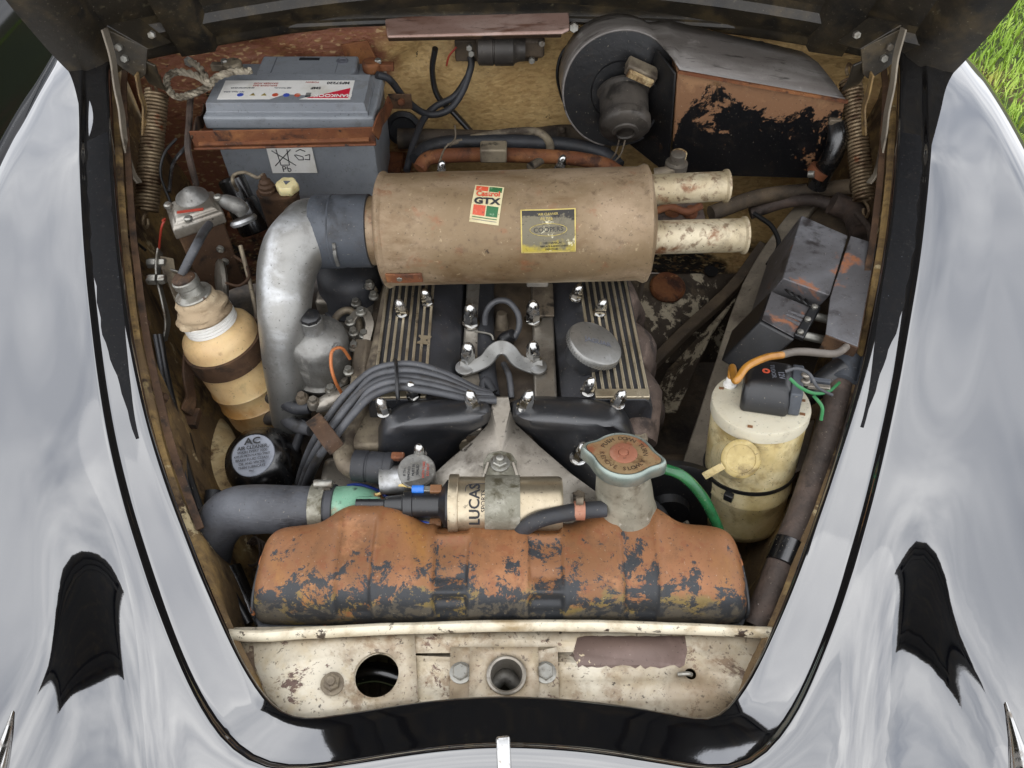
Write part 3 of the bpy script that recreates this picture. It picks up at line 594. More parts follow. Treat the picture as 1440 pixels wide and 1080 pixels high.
q = A([(812, 897)] + [(812 + 150*k/14, 895 + random.uniform(-1, 1)) for k in range(1, 14)] + [(963, 894), (966, 915), (962, 936)] + [(962 - 150*k/22, 938 + random.uniform(-3, 3)) for k in range(1, 22)] + [(813, 939), (806, 918)], zp + .0006); curve_plate('bare_patch', [(p.x, p.y) for p in q], [], zp + .0008, .0006, 'barepatch', pan, label='brown bare patch where paint is gone')
# darkness under the panel: grille bars behind the hole
for k in range(5):
    a = at(500 + k*16, 925, .66); c2 = at(500 + k*16, 985, .64); b = B(); b.cyl(a, c2, .003, seg=8); b.done('grille_bar', 'baydark', pan)
B().tube(A([(490, 952, .70), (530, 945, .705), (575, 958, .70)]), .012, 12, 5).done('hidden_hose', 'blackgloss', pan)

# ------------------------------------------------------------------ ground, neighbour car
g = B(); g.grid(lambda u, v: V((-20 + 40*u, -8 + 40*v, .02*math.sin(u*70)*math.sin(v*63))), 80, 80); o = g.done('ground', 'ground', smooth=60); o['kind'] = 'structure'
b = B()
for _ in range(52000):
    x = random.uniform(.85, 3.6); y = random.uniform(.8, 5.2)
    if y < (x - .7) * .3: continue
    dens = .5 + .5*math.sin(x*3.1 + 1.3*math.sin(y*2.3)) * math.sin(y*2.7 + 1.7*math.sin(x*1.9))
    if random.random() > .35 + .75*dens: continue
    h = random.choice((.018, .03, .05, .07)) * random.uniform(.6, 1.2); a = random.uniform(0, 6.28); l = random.uniform(.01, .03); wv = V((math.cos(a+1.57), math.sin(a+1.57), 0)) * random.uniform(.0025, .0045)
    p = V((x, y, 0)); t = V((math.cos(a)*l, math.sin(a)*l, h)); k = len(b.v)
    b.v += [p - wv, p + wv, p + t*.6 + wv*.7 + Z*.004, p + t*.6 - wv*.7 + Z*.004, p + t]; b.f += [(k, k+1, k+2, k+3), (k+3, k+2, k+4)]
o = b.done('grass', 'blade', smooth=0); tag(o, 'short trodden green grass beside the black car', 'grass'); o['kind'] = 'stuff'
lf = at(1405, 9, .05); b = B()
b.grid(lambda u, v: lf + V(((u-.5)*.07, (v-.5)*.03*math.sin(math.pi*min(1, max(0, u*.98+.01))), .006*math.sin(u*3) + .012)), 8, 4); o = b.done('fallen_petal', 'white', solid=.001); tag(o, 'pale fallen petal lying on the green grass', 'petal')

nc = thing('parked_car', 'dark car parked beyond the black wing, under the bonnet corner', 'car', (-2.2, 2.6, 0))
def side(u, v):
    y = .4 + 5.0*u
    prof = [(-1.52, .22), (-1.46, .30), (-1.42, .45), (-1.40, .62), (-1.42, .78), (-1.48, .88), (-1.56, .93), (-1.66, .955), (-1.80, 1.10), (-1.95, 1.32), (-2.15, 1.40), (-2.5, 1.43)]
    t = v*(len(prof)-1); k = min(int(t), len(prof)-2); f = t-k; a, c3 = prof[k], prof[k+1]
    e = 1 - .25*smooth01((abs(u-.5)-.38)/.12)
    return V((a[0]*(1-f)+c3[0]*f - .25*(1-e) + .22, y, (a[1]*(1-f)+c3[1]*f)*e))
b = B(); b.grid(side, 30, 44); b.done('body_side', 'darkpaint', nc, smooth=60, solid=.004)
b = B(); b.grid(lambda u, v: side(.30 + .4*u, .655 + .13*v) + V((.004, 0, .003)), 10, 6); b.done('side_window', 'glass', nc, smooth=60, solid=.003)
for y in (1.1, 4.4):
    t = B(); t.lathe((-1.42, y, .31), X, [(.0, 0), (.20, 0), (.29, .02), (.31, .06), (.31, .13), (.29, .17), (.2, .18), (.18, .15), (0, .15)], 32); t.done('wheel', 'tyre', nc)
# chrome tails of the side lamps on the wing crowns
for s, a_, lab in ((-1, [(19, 1000), (8, 1045), (-14, 1110)], 'left'), (1, [(1413, 988), (1426, 1040), (1440, 1110)], 'right')):
    def onf(px, py):
        z = .83
        for _ in range(20): p = at(px, py, z); z = .5*z + .5*zfender(p.x, p.y)
        return at(px, py, z) + Z*.001
    pts = [onf(*q) for q in a_]
    o = B().tube(pts, [.0012, .006, .013], 14, 8, flat=.9).done('side_lamp_tail', 'chrome', None)
    tag(o, 'pointed chrome side lamp tail on the black wing beside the %s' % ('amber stained bottle' if s < 0 else 'washer bottle'), 'lamp trim', 'chrome side lamp tails')
# ================================================================== radiator
zt = .80
rad = thing('radiator', 'worn copper radiator header tank with black paint flaking off', 'radiator', at(705, 810, .50))
tk = dict(x0=at(361, 845, .79).x, x1=at(1046, 845, .79).x, yb=at(705, 742, .80).y, yf=at(705, 872, .785).y)
tcx = (tk['x0'] + tk['x1']) / 2; thx = (tk['x1'] - tk['x0']) / 2; tcy = (tk['yb'] + tk['yf']) / 2; thy = (tk['yb'] - tk['yf']) / 2
ribx = [at(495, 815, .835).x, at(632, 815, .835).x, at(768, 815, .835).x, at(903, 815, .835).x]
humpx = [at(520, 745, .83).x, at(884, 745, .83).x]
def tank(u, v):
    s = -1 + 2*u; e = max(0, (abs(s) - .84) / .16); shrink = math.sqrt(max(0, 1 - e**2.2)) if e < 1 else 0
    x = tcx + thx * (s if e == 0 else math.copysign(.84 + .16 * math.sin(min(1, e) * math.pi / 2) ** .9, s))
    a = math.pi * (v)                      # 0 = back bottom, pi = front bottom
    ca, sa = math.cos(a), math.sin(a)
    pw = .62
    yy = math.copysign(abs(ca) ** pw, ca); zz = abs(sa) ** .58
    x = tcx + (x - tcx) * (.875 + .125 * (1 - (1 - min(1, max(0, (v - .03) / .55))) ** 2.6))
    hgt = .064 * (.55 + .45 * shrink) if e > 0 else .064
    z = .772 + hgt * zz * (1 if e == 0 else max(.25, shrink ** .5)); y = tcy + thy * yy * (1 if e == 0 else (.80 + .20 * shrink))
    nrm = V((0, yy, zz)).normalized() if (abs(yy) + abs(zz)) > 0 else Z
    d = 0
    for k, rx in enumerate(ribx):
        q = (x - rx) / .021; lng = smooth01((v - (.34 if k in (0, 3) else .10)) / .06) * smooth01((.98 - v) / .06)
        inside = smooth01((1.0 - abs(q)) / .25); border = math.exp(-((abs(q) - 1.08) / .20) ** 2)
        d += lng * (-.0044 * inside + .0014 * border)
        if k in (1, 2): d += inside * (.005 * math.exp(-((v - .40) / .035)**2) - .004 * math.exp(-((v - .60) / .05)**2) + .004 * math.exp(-((v - .72) / .03)**2) - .004 * math.exp(-((v - .82) / .04)**2))
    d += -.0012 * math.exp(-((x - .0) / .004)**2) * smooth01((v - .2) / .1)
    for hx in humpx:
        q = (x - hx) / .05; y += .028 * math.exp(-q**4) * max(0, ca) ** .5 * .9; z += .010 * math.exp(-(q)**4) * math.exp(-((v - .25) / .18)**2)
    d += .0011 * math.sin(x * 61 + 3 * math.sin(x * 23)) * sa * .7
    return V((x, y, z)) + nrm * d
b = B(); b.grid(tank, 260, 64); b.done('header_tank', 'tank', rad, smooth=80)
# rolled bottom lip of the tank
b = B(); lip = []
for k in range(41):
    u = k / 40; p = tank(u, 1.0); lip.append(V((p.x, p.y - .004, .772)))
lip = [tank(0.0, .5) * 1.0] + lip + [tank(1.0, .5)]
lip[0] = V((lip[0].x - .002, tcy + .01, .772)); lip[-1] = V((lip[-1].x + .002, tcy + .01, .772))
b.tube(lip, .0035, 8, 1); b.done('tank_lip', 'tankblack', rad)
for s in (0, 1):
    pts = [tank(.004 if s == 0 else .996, .12 + .86 * k / 14) + V((-.003 if s == 0 else .003, 0, .001)) for k in range(15)]
    B().tube(pts, .0024, 8, 2).done('side_strap', 'tankblack', rad)
B().box((tcx, tcy + .005, .60), X * thx * 1.93, Y * thy * 1.5, Z * .33).done('radiator_core', 'baydark', rad)
# filler neck, leaning back
nb, ntp = V((.1330, .474, .830)), V((.1235, .488, .897))
ax = (ntp - nb).normalized()
B().lathe(nb - ax * .004, ax, [(.0365, 0), (.0350, .006), (.0335, .016), (.0325, .034), (.0290, (ntp - nb).length - .001), (.0300, (ntp - nb).length + .003)], 40).done('filler_neck', 'neckgrey', rad, smooth=60)
cn = V((.0, .20, .98)).normalized(); capc = ntp + cn * .017
cxd, cyd = V((1, 0, -.06)), V((0, 1, 0)); cxd = (cxd - cn * cxd.dot(cn)).normalized(); cyd = cn.cross(cxd)
cxd2 = (cxd * math.cos(R(-17)) + cyd * math.sin(R(-17))); cyd2 = cn.cross(cxd2)
def capring(scale, h):
    out = []
    for k in range(72):
        t = 2*math.pi*k/72; r = .0355 + .0125 * (math.exp(-(math.sin(t) / .27)**2) if True else 0) - .0
        out.append(capc + cxd2 * r * math.cos(t) * scale + cyd2 * r * math.sin(t) * scale + cn * h)
    return out
fc = B().loft([capring(.95, -.017), capring(1.0, -.015), capring(1.005, -.004), capring(.985, .0), capring(.94, .0015), capring(.90, .0012), capring(.885, -.0005)]).done('radiator_cap', 'capmetal', rad, smooth=50, label='rust stained two eared cap')
B().loft([capring(.875, -.0006), capring(.87, .0008), capring(.80, .0010)]).done('cap_face', 'captop', fc, smooth=40)
B().lathe(capc + cn * .0006, cn, [(.0155, 0), (.0155, .0012), (.014, .0020), (.006, .0022), (.0055, .0012), (.0050, .0030), (.003, .0036), (0, .0037)], 32).done('centre_disc', 'copper', fc)
cm = plane(capc, cxd2, cyd2)
arc_text('PUSH DOWN TURN', .0078, cm, .0240, 168, 12, 'rustdark', fc, .0014)
arc_text('REMOVE SLOWLY', .0074, cm, .0240, 196, 344, 'rustdark', fc, .0014, inside=True)
# green overflow tube
o = B().tube([ntp + V((.025, -.002, .004)), *A([(925, 657, .87), (958, 668, .865), (985, 694, .84), (1003, 725, .81), (1018, 765, .77), (1022, 790, .72)])], [.0058, .0062, .0064, .0062, .006], 14, 8).done('overflow_tube', 'greenhose', None)
tag(o, 'translucent green overflow tube drooping from the radiator filler neck', 'tube')
# verdigris outlet neck of the tank
B().tube(A([(462, 716, .80), (500, 715, .80), (520, 722, .80), (535, 742, .80)]), [.0275, .0275, .026, .022], 28, 6).done('hose_outlet', 'verdigris', rad, smooth=60, label='green corroded outlet neck')
B().box(at(517, 714, .828), X * .030, V((0, .030, -.004)), Z * .012).done('outlet_boss', 'verdigris', rad, bevel=.004, seg=3)

# top hose
h = thing('radiator_hose', 'thick dark grey radiator top hose with steel clamp', 'hose', at(390, 715, .77))
B().tube(A([(292, 790, .70), (300, 752, .755), (325, 722, .79), (365, 716, .80), (420, 717, .80), (468, 716, .80)]), [.0285, .0295, .030, .0298, .0292, .0285], 36, 8).done('hose_body', 'hosefab', h, smooth=60)
c = at(450, 716, .80)
b = B(); b.lathe(c - X * .0085, X, [(.0290, 0), (.0312, .0), (.0312, .017), (.0290, .017)], 40); b.done('hose_clamp', 'coilstrap', h, smooth=30)
B().lathe(c + X * .010, X, [(.0275, 0), (.0303, .001), (.0303, .009), (.0275, .010)], 40).done('hose_cuff', 'rubber', h)
b = B(); p = at(456, 680, .834); b.cyl(p - X * .012, p + X * .010, .0048, seg=14); b.box(p - Z * .006, X * .014, Y * .012, Z * .006); b.done('clamp_screw', 'zinc', h)

# heater hose at the filler neck
h = thing('bypass_hose', 'small black rubber hose joining the filler neck from behind the tank', 'hose', at(790, 725, .80))
B().tube(A([(727, 758, .80), (733, 748, .826), (750, 735, .846), (775, 726, .853), (815, 718, .855), (852, 715, .855)]), (.0095), 18, 8).done('hose_body', 'rubber', h, smooth=60)
c = at(815, 718, .855); B().lathe(c - X * .006 + Y*.0005, X, [(.0094, 0), (.0108, 0), (.0108, .012), (.0094, .012)], 28).done('hose_clamp', 'copper', h, smooth=30)
p = at(815, 705, .866); B().cyl(p - X * .004 + Z*.002, p + X * .004 + Z*.002, .005, seg=12).done('clamp_screw', 'castdirty', h)

# ================================================================== ignition coil
cc = at(706, 709, .83)
coil = thing('ignition_coil', 'gold coloured cylindrical ignition coil lying behind the radiator tank', 'coil', cc - Z * .035)
x0, x1 = at(632, 709, .83).x, at(790, 709, .83).x
B().lathe(V((x0, cc.y, cc.z)), X, [(.030, 0), (.0345, 0), (.0352, .001), (.0352, .010), (.0345, .011), (.0325, .0115), (.0325, .06), (.0328, .062), (.0328, x1 - x0 - .004), (.0310, x1 - x0), (0, x1 - x0)], 48).done('coil_can', 'coil', coil, smooth=35)
sx = at(706, 709, .83).x
b = B(); b.lathe(V((sx - .020, cc.y, cc.z)), X, [(.0327, 0), (.0345, .0), (.0345, .041), (.0327, .041)], 48); b.done('coil_strap', 'coilstrap', coil, smooth=30)
bk = at(703, 655, .845)
q = [bk + V((-.020, -.030, -.002)), bk + V((.020, -.030, -.002)), bk + V((.020, .004, .0)), bk + V((.014, .015, 0)), bk + V((0, .019, 0)), bk + V((-.014, .015, 0)), bk + V((-.020, .004, 0))]
B().prism(q, (0, 0, .005)).done('strap_foot', 'coilstrap', coil, bevel=.001)
b = B(); b.lathe(bk + Z * .005, Z, [(.012, 0), (.012, .0015), (.010, .002)], 24); b.hexa(bk + Z * .0065, Z, .0095, .007); b.lathe(bk + Z * .0135, Z, [(.0045, 0), (.0045, .004), (.003, .005)], 14); b.done('strap_bolt', 'zinc', coil)
B().lathe(V((x0, cc.y, cc.z)), -X, [(.0285, 0), (.028, .003), (.0155, .012), (.0150, .042), (.0165, .043), (.0165, .053), (.012, .055), (.0095, .075), (.0065, .077), (.0062, .11)], 32).done('coil_tower', 'blackplastic', coil)
def cyl_map(y0, z0, r, xo):      # u round the can, v along x
    return lambda u, v, h=0: V((xo + v, y0 - (r + h) * math.sin(u / r - .25), z0 + (r + h) * math.cos(u / r - .25)))
cmap = lambda u, v, h=0: V((x0 + .031 - v, cc.y + (.0327 + h) * math.sin(u / .0327 - .55), cc.z + (.0327 + h) * math.cos(u / .0327 - .55)))
lettering([('LUCAS', .017, 0, 0, 0, .0003), ('SPORTS', .0075, .004, -.010, 0), ('12V COIL', .0055, .0, -.0165, 0)], cmap, 'ink', coil, .0005)
b = B(); fr = [(-.004, .011), (.018, .011), (.024, .008), (.026, -.001), (.026, -.012)]
b.tube([cmap(u, v, .0003) for u, v in fr], .00045, 6, 4); b.done('printed_frame', 'ink', coil)
for py, m1, wire in ((688, 'bluecrimp', 'yellowwire'), (735, 'bluewire', 'bluewire')):
    p = at(613, py, .845 if py < 700 else .815)
    B().box(p, X * .014, Y * .010, Z * .006).done('spade_terminal', 'brownplug', coil, bevel=.001)
    B().box(p - X * .010, X * .010, Y * .007, Z * .004).done('spade_tongue', 'zinc', coil, bevel=.0006)
    if py < 700: B().cyl(p - X * .028, p - X * .014, .0048, seg=14).done('crimp_sleeve', 'bluecrimp', coil)
o = B().tube(A([(588, 687, .845), (565, 682, .84), (548, 686, .83), (530, 695, .82), (515, 690, .80)]), .0019, 8, 8).done('coil_wire', 'yellowwire', None); tag(o, 'thin yellow wire with blue crimp leading to the gold coil', 'wire')
o = B().tube(A([(604, 736, .815), (580, 733, .815), (560, 727, .812), (540, 725, .81), (515, 722, .795)]), [.0022, .0032, .0028, .0034, .0026], 10, 8).done('coil_wire', 'bluewire', None); tag(o, 'blue taped wire plugged into the gold coil beside the copper tank', 'wire')
o = B().tube([V((x0 - .10, cc.y, cc.z)), *A([(520, 703, .82), (480, 690, .76), (440, 700, .70)])], .0055, 12, 8).done('coil_lead', 'rubber', None); tag(o, 'thick black lead running from the coil tower behind the green outlet neck', 'lead')

# ================================================================== engine
eng = thing('engine', 'twin cam engine with fluted covers and chrome dome nuts', 'engine', (-.01, .80, .40))
zc_ = .862
B().box((-.005, .81, .62), X * .34, Y * .46, Z * .36).done('cylinder_block', 'castdirty', eng, bevel=.01)
B().box((-.005, .81, .800), X * .36, Y * .46, Z * .035).done('cylinder_head', 'castdirty', eng, bevel=.004)
y_f, y_b = at(705, 562, zc_).y, 1.04
def cover(xf, xb, inner):            # inner = +1 when the black flank lies on the +x side
    hw = .062
    prof = [(-1.06, -.062), (-1.06, -.052), (-1.0, -.046), (-.98, -.020), (-.90, -.006), (-.80, 0.), (.20, 0.), (.32, -.003), (.62, -.012), (.86, -.026), (.94, -.046), (1.04, -.052), (1.04, -.062)]
    rr = []
    for k in range(13):
        t = k / 12; y = y_f + (y_b - y_f) * t; xc = xf + (xb - xf) * t; g = 1
        rr.append([V((xc + inner * p[0] * hw, y, zc_ + p[1])) for p in prof])
    return B().loft(rr)
covL = dict(xf=-.1225, xb=-.128, inn=1); covR = dict(xf=.1195, xb=.102, inn=-1)
cobj = []
for nm, cv in (('l', covL), ('r', covR)):
    o = cover(cv['xf'], cv['xb'], cv['inn']).done('cam_cover', 'enginepaint', eng, smooth=32, bevel=.002); cobj.append(o)
    # polished flutes: raised bars on the flat of the cover
    for k in range(8):
        f = -.84 + k * (1.04 / 7)
        p0 = V((cv['xf'] + cv['inn'] * f * .062, y_f + .004, zc_)); p1 = V((cv['xb'] + cv['inn'] * f * .062, y_b - .02, zc_))
        if cv['inn'] < 0:                                        # the filler neck interrupts the flutes
            B().strip([p0, p0.lerp(p1, 1)], .0036, .0065, Z, k=1).done('flute', 'ribs', o, bevel=.0006)
        else:
            B().strip([p0, p1], .0036, .0065, Z, k=1).done('flute', 'ribs', o, bevel=.0006)
    q0 = V((cv['xf'] - cv['inn'] * .32 * .062, y_f + .008, zc_)); B().box(q0, X * .068, Y * .014, Z * .007).done('flute_end', 'ribs', o, bevel=.001)
# winged badge cast in the left cover
bm_ = plane(at(598, 475, zc_ + .003), X, Y)
lettering([('M', .024, .0, -.004, 82, .0004)], bm_, 'ribs', cobj[0], .0006)
# dome nuts on the covers
for px, py, k in ((602, 420, 0), (566, 435, 0), (582, 551, 0), (541, 574, 0), (809, 413, 1), (843, 434, 1), (826, 545, 1), (868, 563, 1)):
    p = at(px, py + 6, zc_ + .003); tl = V((.18 if k else -.12, 0, 1))
    B().dome(p, tl, .0078, .028).done('dome_nut', 'chrome', cobj[k], smooth=40)
# oil filler cap
oc = at(836, 485, zc_ + .024); on = V((.38, .04, .92)).normalized()
B().lathe(oc - on * .030, on, [(.028, 0), (.030, .024), (.034, .026)], 36).done('filler_neck', 'enginepaint', cobj[1])
ofc = B().lathe(oc - on * .006, on, [(.0355, 0), (.0378, .001), (.0380, .008), (.0368, .0105), (.0340, .0116), (.0, .0120)], 56).done('oil_filler_cap', 'alu', eng, smooth=40, label='brushed round oil filler cap')
b = B()
a_, e_ = basis(on)
for k in range(56):
    t = 2*math.pi*k/56; d = a_*math.cos(t) + e_*math.sin(t); b.box(oc - on * .002 + d * .0380, d * .0010, d.cross(on) * .0016, on * .006)
b.done('knurled_rim', 'aludull', ofc, smooth=0)
oxd = V((1, -.1, -.3)); om = plane(oc + on * .0062, (oxd - on * oxd.dot(on)), on.cross(oxd - on * oxd.dot(on)))
lettering([('JAGUAR', .0105, .002, .001, 8, .0002)], om, 'inkgrey', ofc, .0003)
# valley: dark floor, plug wells, head studs, strap
B().box((-.008, .81, .818), X * .10, Y * .46, Z * .012).done('valley_floor', 'baydark', eng)
for xs in (-.052, .044):
    B().box((xs, .81, .832), X * .030, Y * .46, Z * .016).done('stud_rail', 'castsilver', eng, bevel=.003)
for px, py, m in ((663, 455, 'chrome'), (659, 510, 'chrome'), (749, 450, 'chrome'), (749, 508, 'chrome')):
    p = at(px, py, .842); B().dome(p, Z, .0105, .040).done('head_stud_nut', m, eng, smooth=40)
pa, pb = at(654, 517, .846), at(756, 516, .846)
st = [pa - X*.008, pa + X*.006, pa.lerp(pb, .27) + Z*.012, pa.lerp(pb, .40) + Z*.028 + Y*.004, pa.lerp(pb, .5) + Z*.033 + Y*.005, pa.lerp(pb, .60) + Z*.028 + Y*.004, pa.lerp(pb, .73) + Z*.012, pb - X*.006, pb + X*.008]
B().strip(st, .020, .0045, (0, -.35, 1)).done('lifting_strap', 'alu', eng, bevel=.0015, smooth=50)
for p in (pa, pb): B().lathe(p - Z*.0022, Z, [(.0125, 0), (.0128, .001), (.0128, .004), (.012, .0046)], 28).done('strap_eye', 'alu', eng)
B().strip(A([(763, 400, .85), (764, 445, .845)]), .030, .004, Z, k=1).done('support_bracket', 'castdirty', eng, bevel=.001)
B().tube(A([(683, 470, .83), (684, 440, .86), (697, 424, .875), (715, 424, .875), (728, 440, .865), (730, 460, .85), (722, 478, .838)]), .0042, 12, 8).done('plug_lead', 'cable', eng, smooth=60)
B().tube(A([(705, 490, .822), (712, 478, .832), (722, 470, .845)]), [.011, .012, .008], 14, 5).done('plug_cap', 'blackplastic', eng)
B().tube(A([(706, 460, .822), (706, 440, .845)]), [.011, .007], 12, 4).done('plug_cap', 'castdirty', eng)
B().tube(A([(683, 395, .83), (683, 450, .832), (684, 520, .835), (690, 560, .83)]), .013, 14, 6).done('lead_sleeve', 'rubber', eng, smooth=60)
B().tube(A([(708, 512, .84), (716, 530, .84), (719, 560, .83)]), .0042, 10, 6).done('plug_lead', 'cable', eng)
B().tube(A([(668, 466, .845), (690, 470, .85), (694, 478, .845)]), .0016, 8, 4).done('wire_clip', 'zinc', eng)
B().tube(A([(694, 552, .845), (682, 535, .85), (680, 555, .84), (692, 575, .835)]), .006, 10, 5).done('rubber_loop', 'rubber', eng)

# front black covers of the timing case
def front_cover(top, mid, bot, name):
    r3 = [V(p) for p in A(bot, .792)]; r2 = [V(p) for p in A(mid, .850)]; r1 = [V(p) for p in A(top, .872)]
    n = len(top); c = sum(r1, V()) / n
    inn = [p.lerp(c, .22) + Z * .003 for p in r1]; inn2 = [p.lerp(c, .6) + Z * .0045 for p in r1]
    low = [p - Z * .03 for p in r3]
    sm = lambda r: [V(p) for p in cat(r + [r[0]], 5)[:-1]]
    return B().loft([sm(low), sm(r3), sm([a.lerp(q, .5) for a, q in zip(r3, r2)]), sm(r2), sm(r1), sm(inn), sm(inn2)]).done(name, 'frontblack', eng, smooth=70)
tl = [(545, 586), (575, 570), (620, 562), (665, 561), (684, 566), (684, 582), (655, 592), (610, 597), (570, 600), (548, 602)]
ml = [(537, 590), (568, 565), (618, 559), (668, 558), (691, 565), (690, 590), (660, 606), (612, 606), (568, 610), (540, 612)]
bl = [(525, 615), (560, 578), (618, 570), (668, 570), (694, 580), (690, 600), (664, 620), (632, 646), (590, 668), (532, 668)]
front_cover(tl, ml, bl, 'timing_cover')
tr = [(724, 566), (745, 561), (790, 562), (832, 563), (856, 570), (872, 584), (868, 598), (838, 600), (790, 596), (748, 592), (728, 584)]
mr_ = [(717, 566), (742, 558), (790, 558), (836, 560), (863, 567), (882, 584), (882, 606), (845, 611), (795, 607), (748, 603), (721, 590)]
br_ = [(714, 580), (742, 570), (790, 568), (838, 570), (870, 582), (896, 612), (900, 690), (850, 700), (806, 676), (756, 632), (722, 600)]
front_cover(tr, mr_, br_, 'timing_cover')
for px, py in ((668, 574), (737, 574), (812, 646)):
    p = at(px, py, .870 if py < 600 else .832); ax_ = V((.25 if px > 700 else -.2, .05, 1)); B().dome(p, ax_, .0088, .034).done('dome_nut', 'chrome', eng, smooth=40)
p = at(591, 640, .845); B().dome(p, Z, .007, .022).done('dome_nut', 'chrome', eng, smooth=40)
# silver front casting between the covers
yz = lambda px, py, z: at(px, py, z)
cast_ = [(693, 556, .866), (715, 556, .866), (719, 578, .860), (726, 596, .846), (760, 628, .832), (806, 668, .82), (850, 700, .808), (852, 770, .79), (560, 770, .79), (560, 720, .80), (596, 678, .818), (634, 644, .826), (668, 616, .835), (686, 596, .846), (690, 576, .860)]
top = A(cast_); b = B(); k = len(top)
cen = at(704, 640, .842); b.add(top + [cen] + [p - Z * .05 for p in top], [(i, (i+1) % k, k) for i in range(k)] + [(i, (i+1) % k, k + 1 + (i+1) % k, k + 1 + i) for i in range(k)])
b.done('front_casting', 'castsilver', eng, smooth=50, bevel=.002)
for a, c in (((672, 700), (688, 652)), ((736, 700), (720, 652))):
    B().strip([at(*a, .832), at(*c, .846)], .004, .02, Z, k=1).done('casting_web', 'castsilver', eng, bevel=.001)
p = at(814, 700, .822); B().hexa(p, Z, .008, .006).done('casting_bolt', 'castdirty', eng)
# exhaust manifold, lumpy castings
b = B()
pts = A([(862, 395, .80), (868, 430, .81), (866, 465, .80), (884, 495, .81), (882, 530, .80), (890, 560, .81), (896, 590, .80), (892, 620, .79)])
b.tube(pts, [.024, .034, .027, .040, .030, .040, .030, .03], 18, 8); b.done('exhaust_manifold', 'manifold', eng, smooth=70)
for px, py in ((872, 425), (886, 497), (898, 560)):
    B().tube(A([(px - 30, py, .80), (px, py + 4, .80), (px + 14, py + 18, .74), (px + 16, py + 30, .66)]), [.022, .026, .024, .022], 16, 6).done('exhaust_branch', 'manifold', eng, smooth=70)
# inlet side: water rail along the head and the inlet manifold
B().tube(A([(556, 380, .845), (549, 420, .845), (540, 470, .845), (528, 520, .84), (512, 556, .83), (497, 590, .825), (484, 620, .822), (486, 648, .822), (503, 661, .825), (520, 662, .826)]), [.0135, .0135, .013, .0125, .0125, .0135, .0135, .013], 18, 8).done('water_rail', 'castdirty', eng, smooth=60)
B().box(at(545, 520, .80), X * .06, Y * .30, Z * .05).done('inlet_flange', 'castdirty', eng, bevel=.006)
B().box(at(520, 470, .79), X * .04, Y * .10, Z * .06).done('inlet_manifold', 'castsilver', eng, bevel=.008, seg=3)
B().plate([at(508, 480, .84), at(521, 478, .84), at(514, 560, .82), at(498, 566, .80), at(500, 500, .80)], .012).done('manifold_flange', 'castdirty', eng, bevel=.002)
B().box(at(520, 610, .79), V((.05, .02, 0)), V((-.02, .06, 0)), Z * .03).done('front_boss', 'castsilver', eng, bevel=.006, seg=3)
p = at(522, 600, .812); B().lathe(p, Z, [(.014, 0), (.014, .004), (.012, .006), (0, .0065)], 24).done('core_plug', 'castdirty', eng)
B().box(at(515, 632, .80), V((.035, -.012, 0)), V((.003, .008, 0)), Z * .01).done('rusty_tab', 'rust', eng, bevel=.001)
B().box(at(500, 690, .74), X * .08, Y * .06, Z * .08).done('water_pump', 'castsilver', eng, bevel=.01, seg=3)
# thermostat elbow with its round plate
el = thing('thermostat_elbow', 'cast elbow with round lettered plate beside the left black cover', 'elbow', at(588, 700, .78))
p = at(586, 662, .848)
B().tube([p + V((.0, .002, -.10)), p + V((.0, 0, -.055)), p + V((0, 0, -.02)), p], [.024, .023, .0225, .0215], 28, 5).done('elbow_body', 'aludull', el, smooth=60)
B().tube([p + V((-.045, -.002, -.018)), p + V((-.01, 0, -.018))], [.0165, .018], 24, 1).done('elbow_spigot', 'alu', el)
dn = V((.05, -.18, 1)).normalized()
B().lathe(p - dn * .001, dn, [(.0222, 0), (.0222, .002), (.021, .0032), (.0, .0034)], 40).done('round_plate', 'aludull', el)
pm = plane(p + dn * .0026, V((0, 1, .1)), V((-1, 0, 0)))
lettering([('IF THIS IS', .0042, 0, .0135, 0), ('REMOVED CAP', .0042, 0, .0085, 0), ('MUST BE', .0042, 0, .0035, 0), ('SEALED', .0042, 0, -.0015, 0)], pm, 'ink', el, .0004)
lettering([('WITH CARE', .0042, 0, -.0085, 0), ('DO NOT', .0042, 0, -.0135, 0)], pm, 'redwire', el, .0004)
h = thing('breather_hose', 'short ribbed black hose linking the grey pipe to the cast elbow', 'hose', at(525, 658, .80))
a_, c_ = at(497, 654, .83), at(556, 660, .83)
B().lathe(a_, c_ - a_, [(.017, 0), (.0195, .001), (.0195, .017), (.0182, .018), (.0182, .020), (.0195, .021), (.0195, .040), (.0205, .041), (.0205, .050), (.018, .052)], 32).done('hose_body', 'rubber', h)
p = at(560, 642, .848); B().box(p, X * .016, Y * .010, Z * .008).done('hose_clip', 'rust', h, bevel=.002)

# ignition leads: five separate leads held by a tie
tie = at(556, 524, .885)
offs = [(0, 0), (7, 9), (3, 18), (11, 25), (5, 34)]
names_ = ['outermost', 'second', 'third', 'fourth', 'innermost']
for k, (ox, oy) in enumerate(offs):
    end = A([(690 + k * 2, 553 + k * 2.5, .868), (668 - k, 546 + k * 4, .872), (630, 527 + k * 7, .880), (590, 514 + oy, .884), (556, 513 + oy * .95, .884 + .003 * (k % 2)), (523, 522 + oy * 1.05, .878), (492 + ox, 548 + oy, .868), (468 + ox, 578 + oy, .850), (446 + ox, 612 + oy * .8, .82), (428 + ox, 650 + oy * .6, .76), (416 + ox, 690 + oy * .4, .68)])
    o = B().tube(end, .0048, 10, 8).done('ignition_lead', 'cable', None, smooth=60); tag(o, 'grey ignition lead in the tied bundle arching over the fluted cover', 'lead', 'ignition leads in the tied bundle')
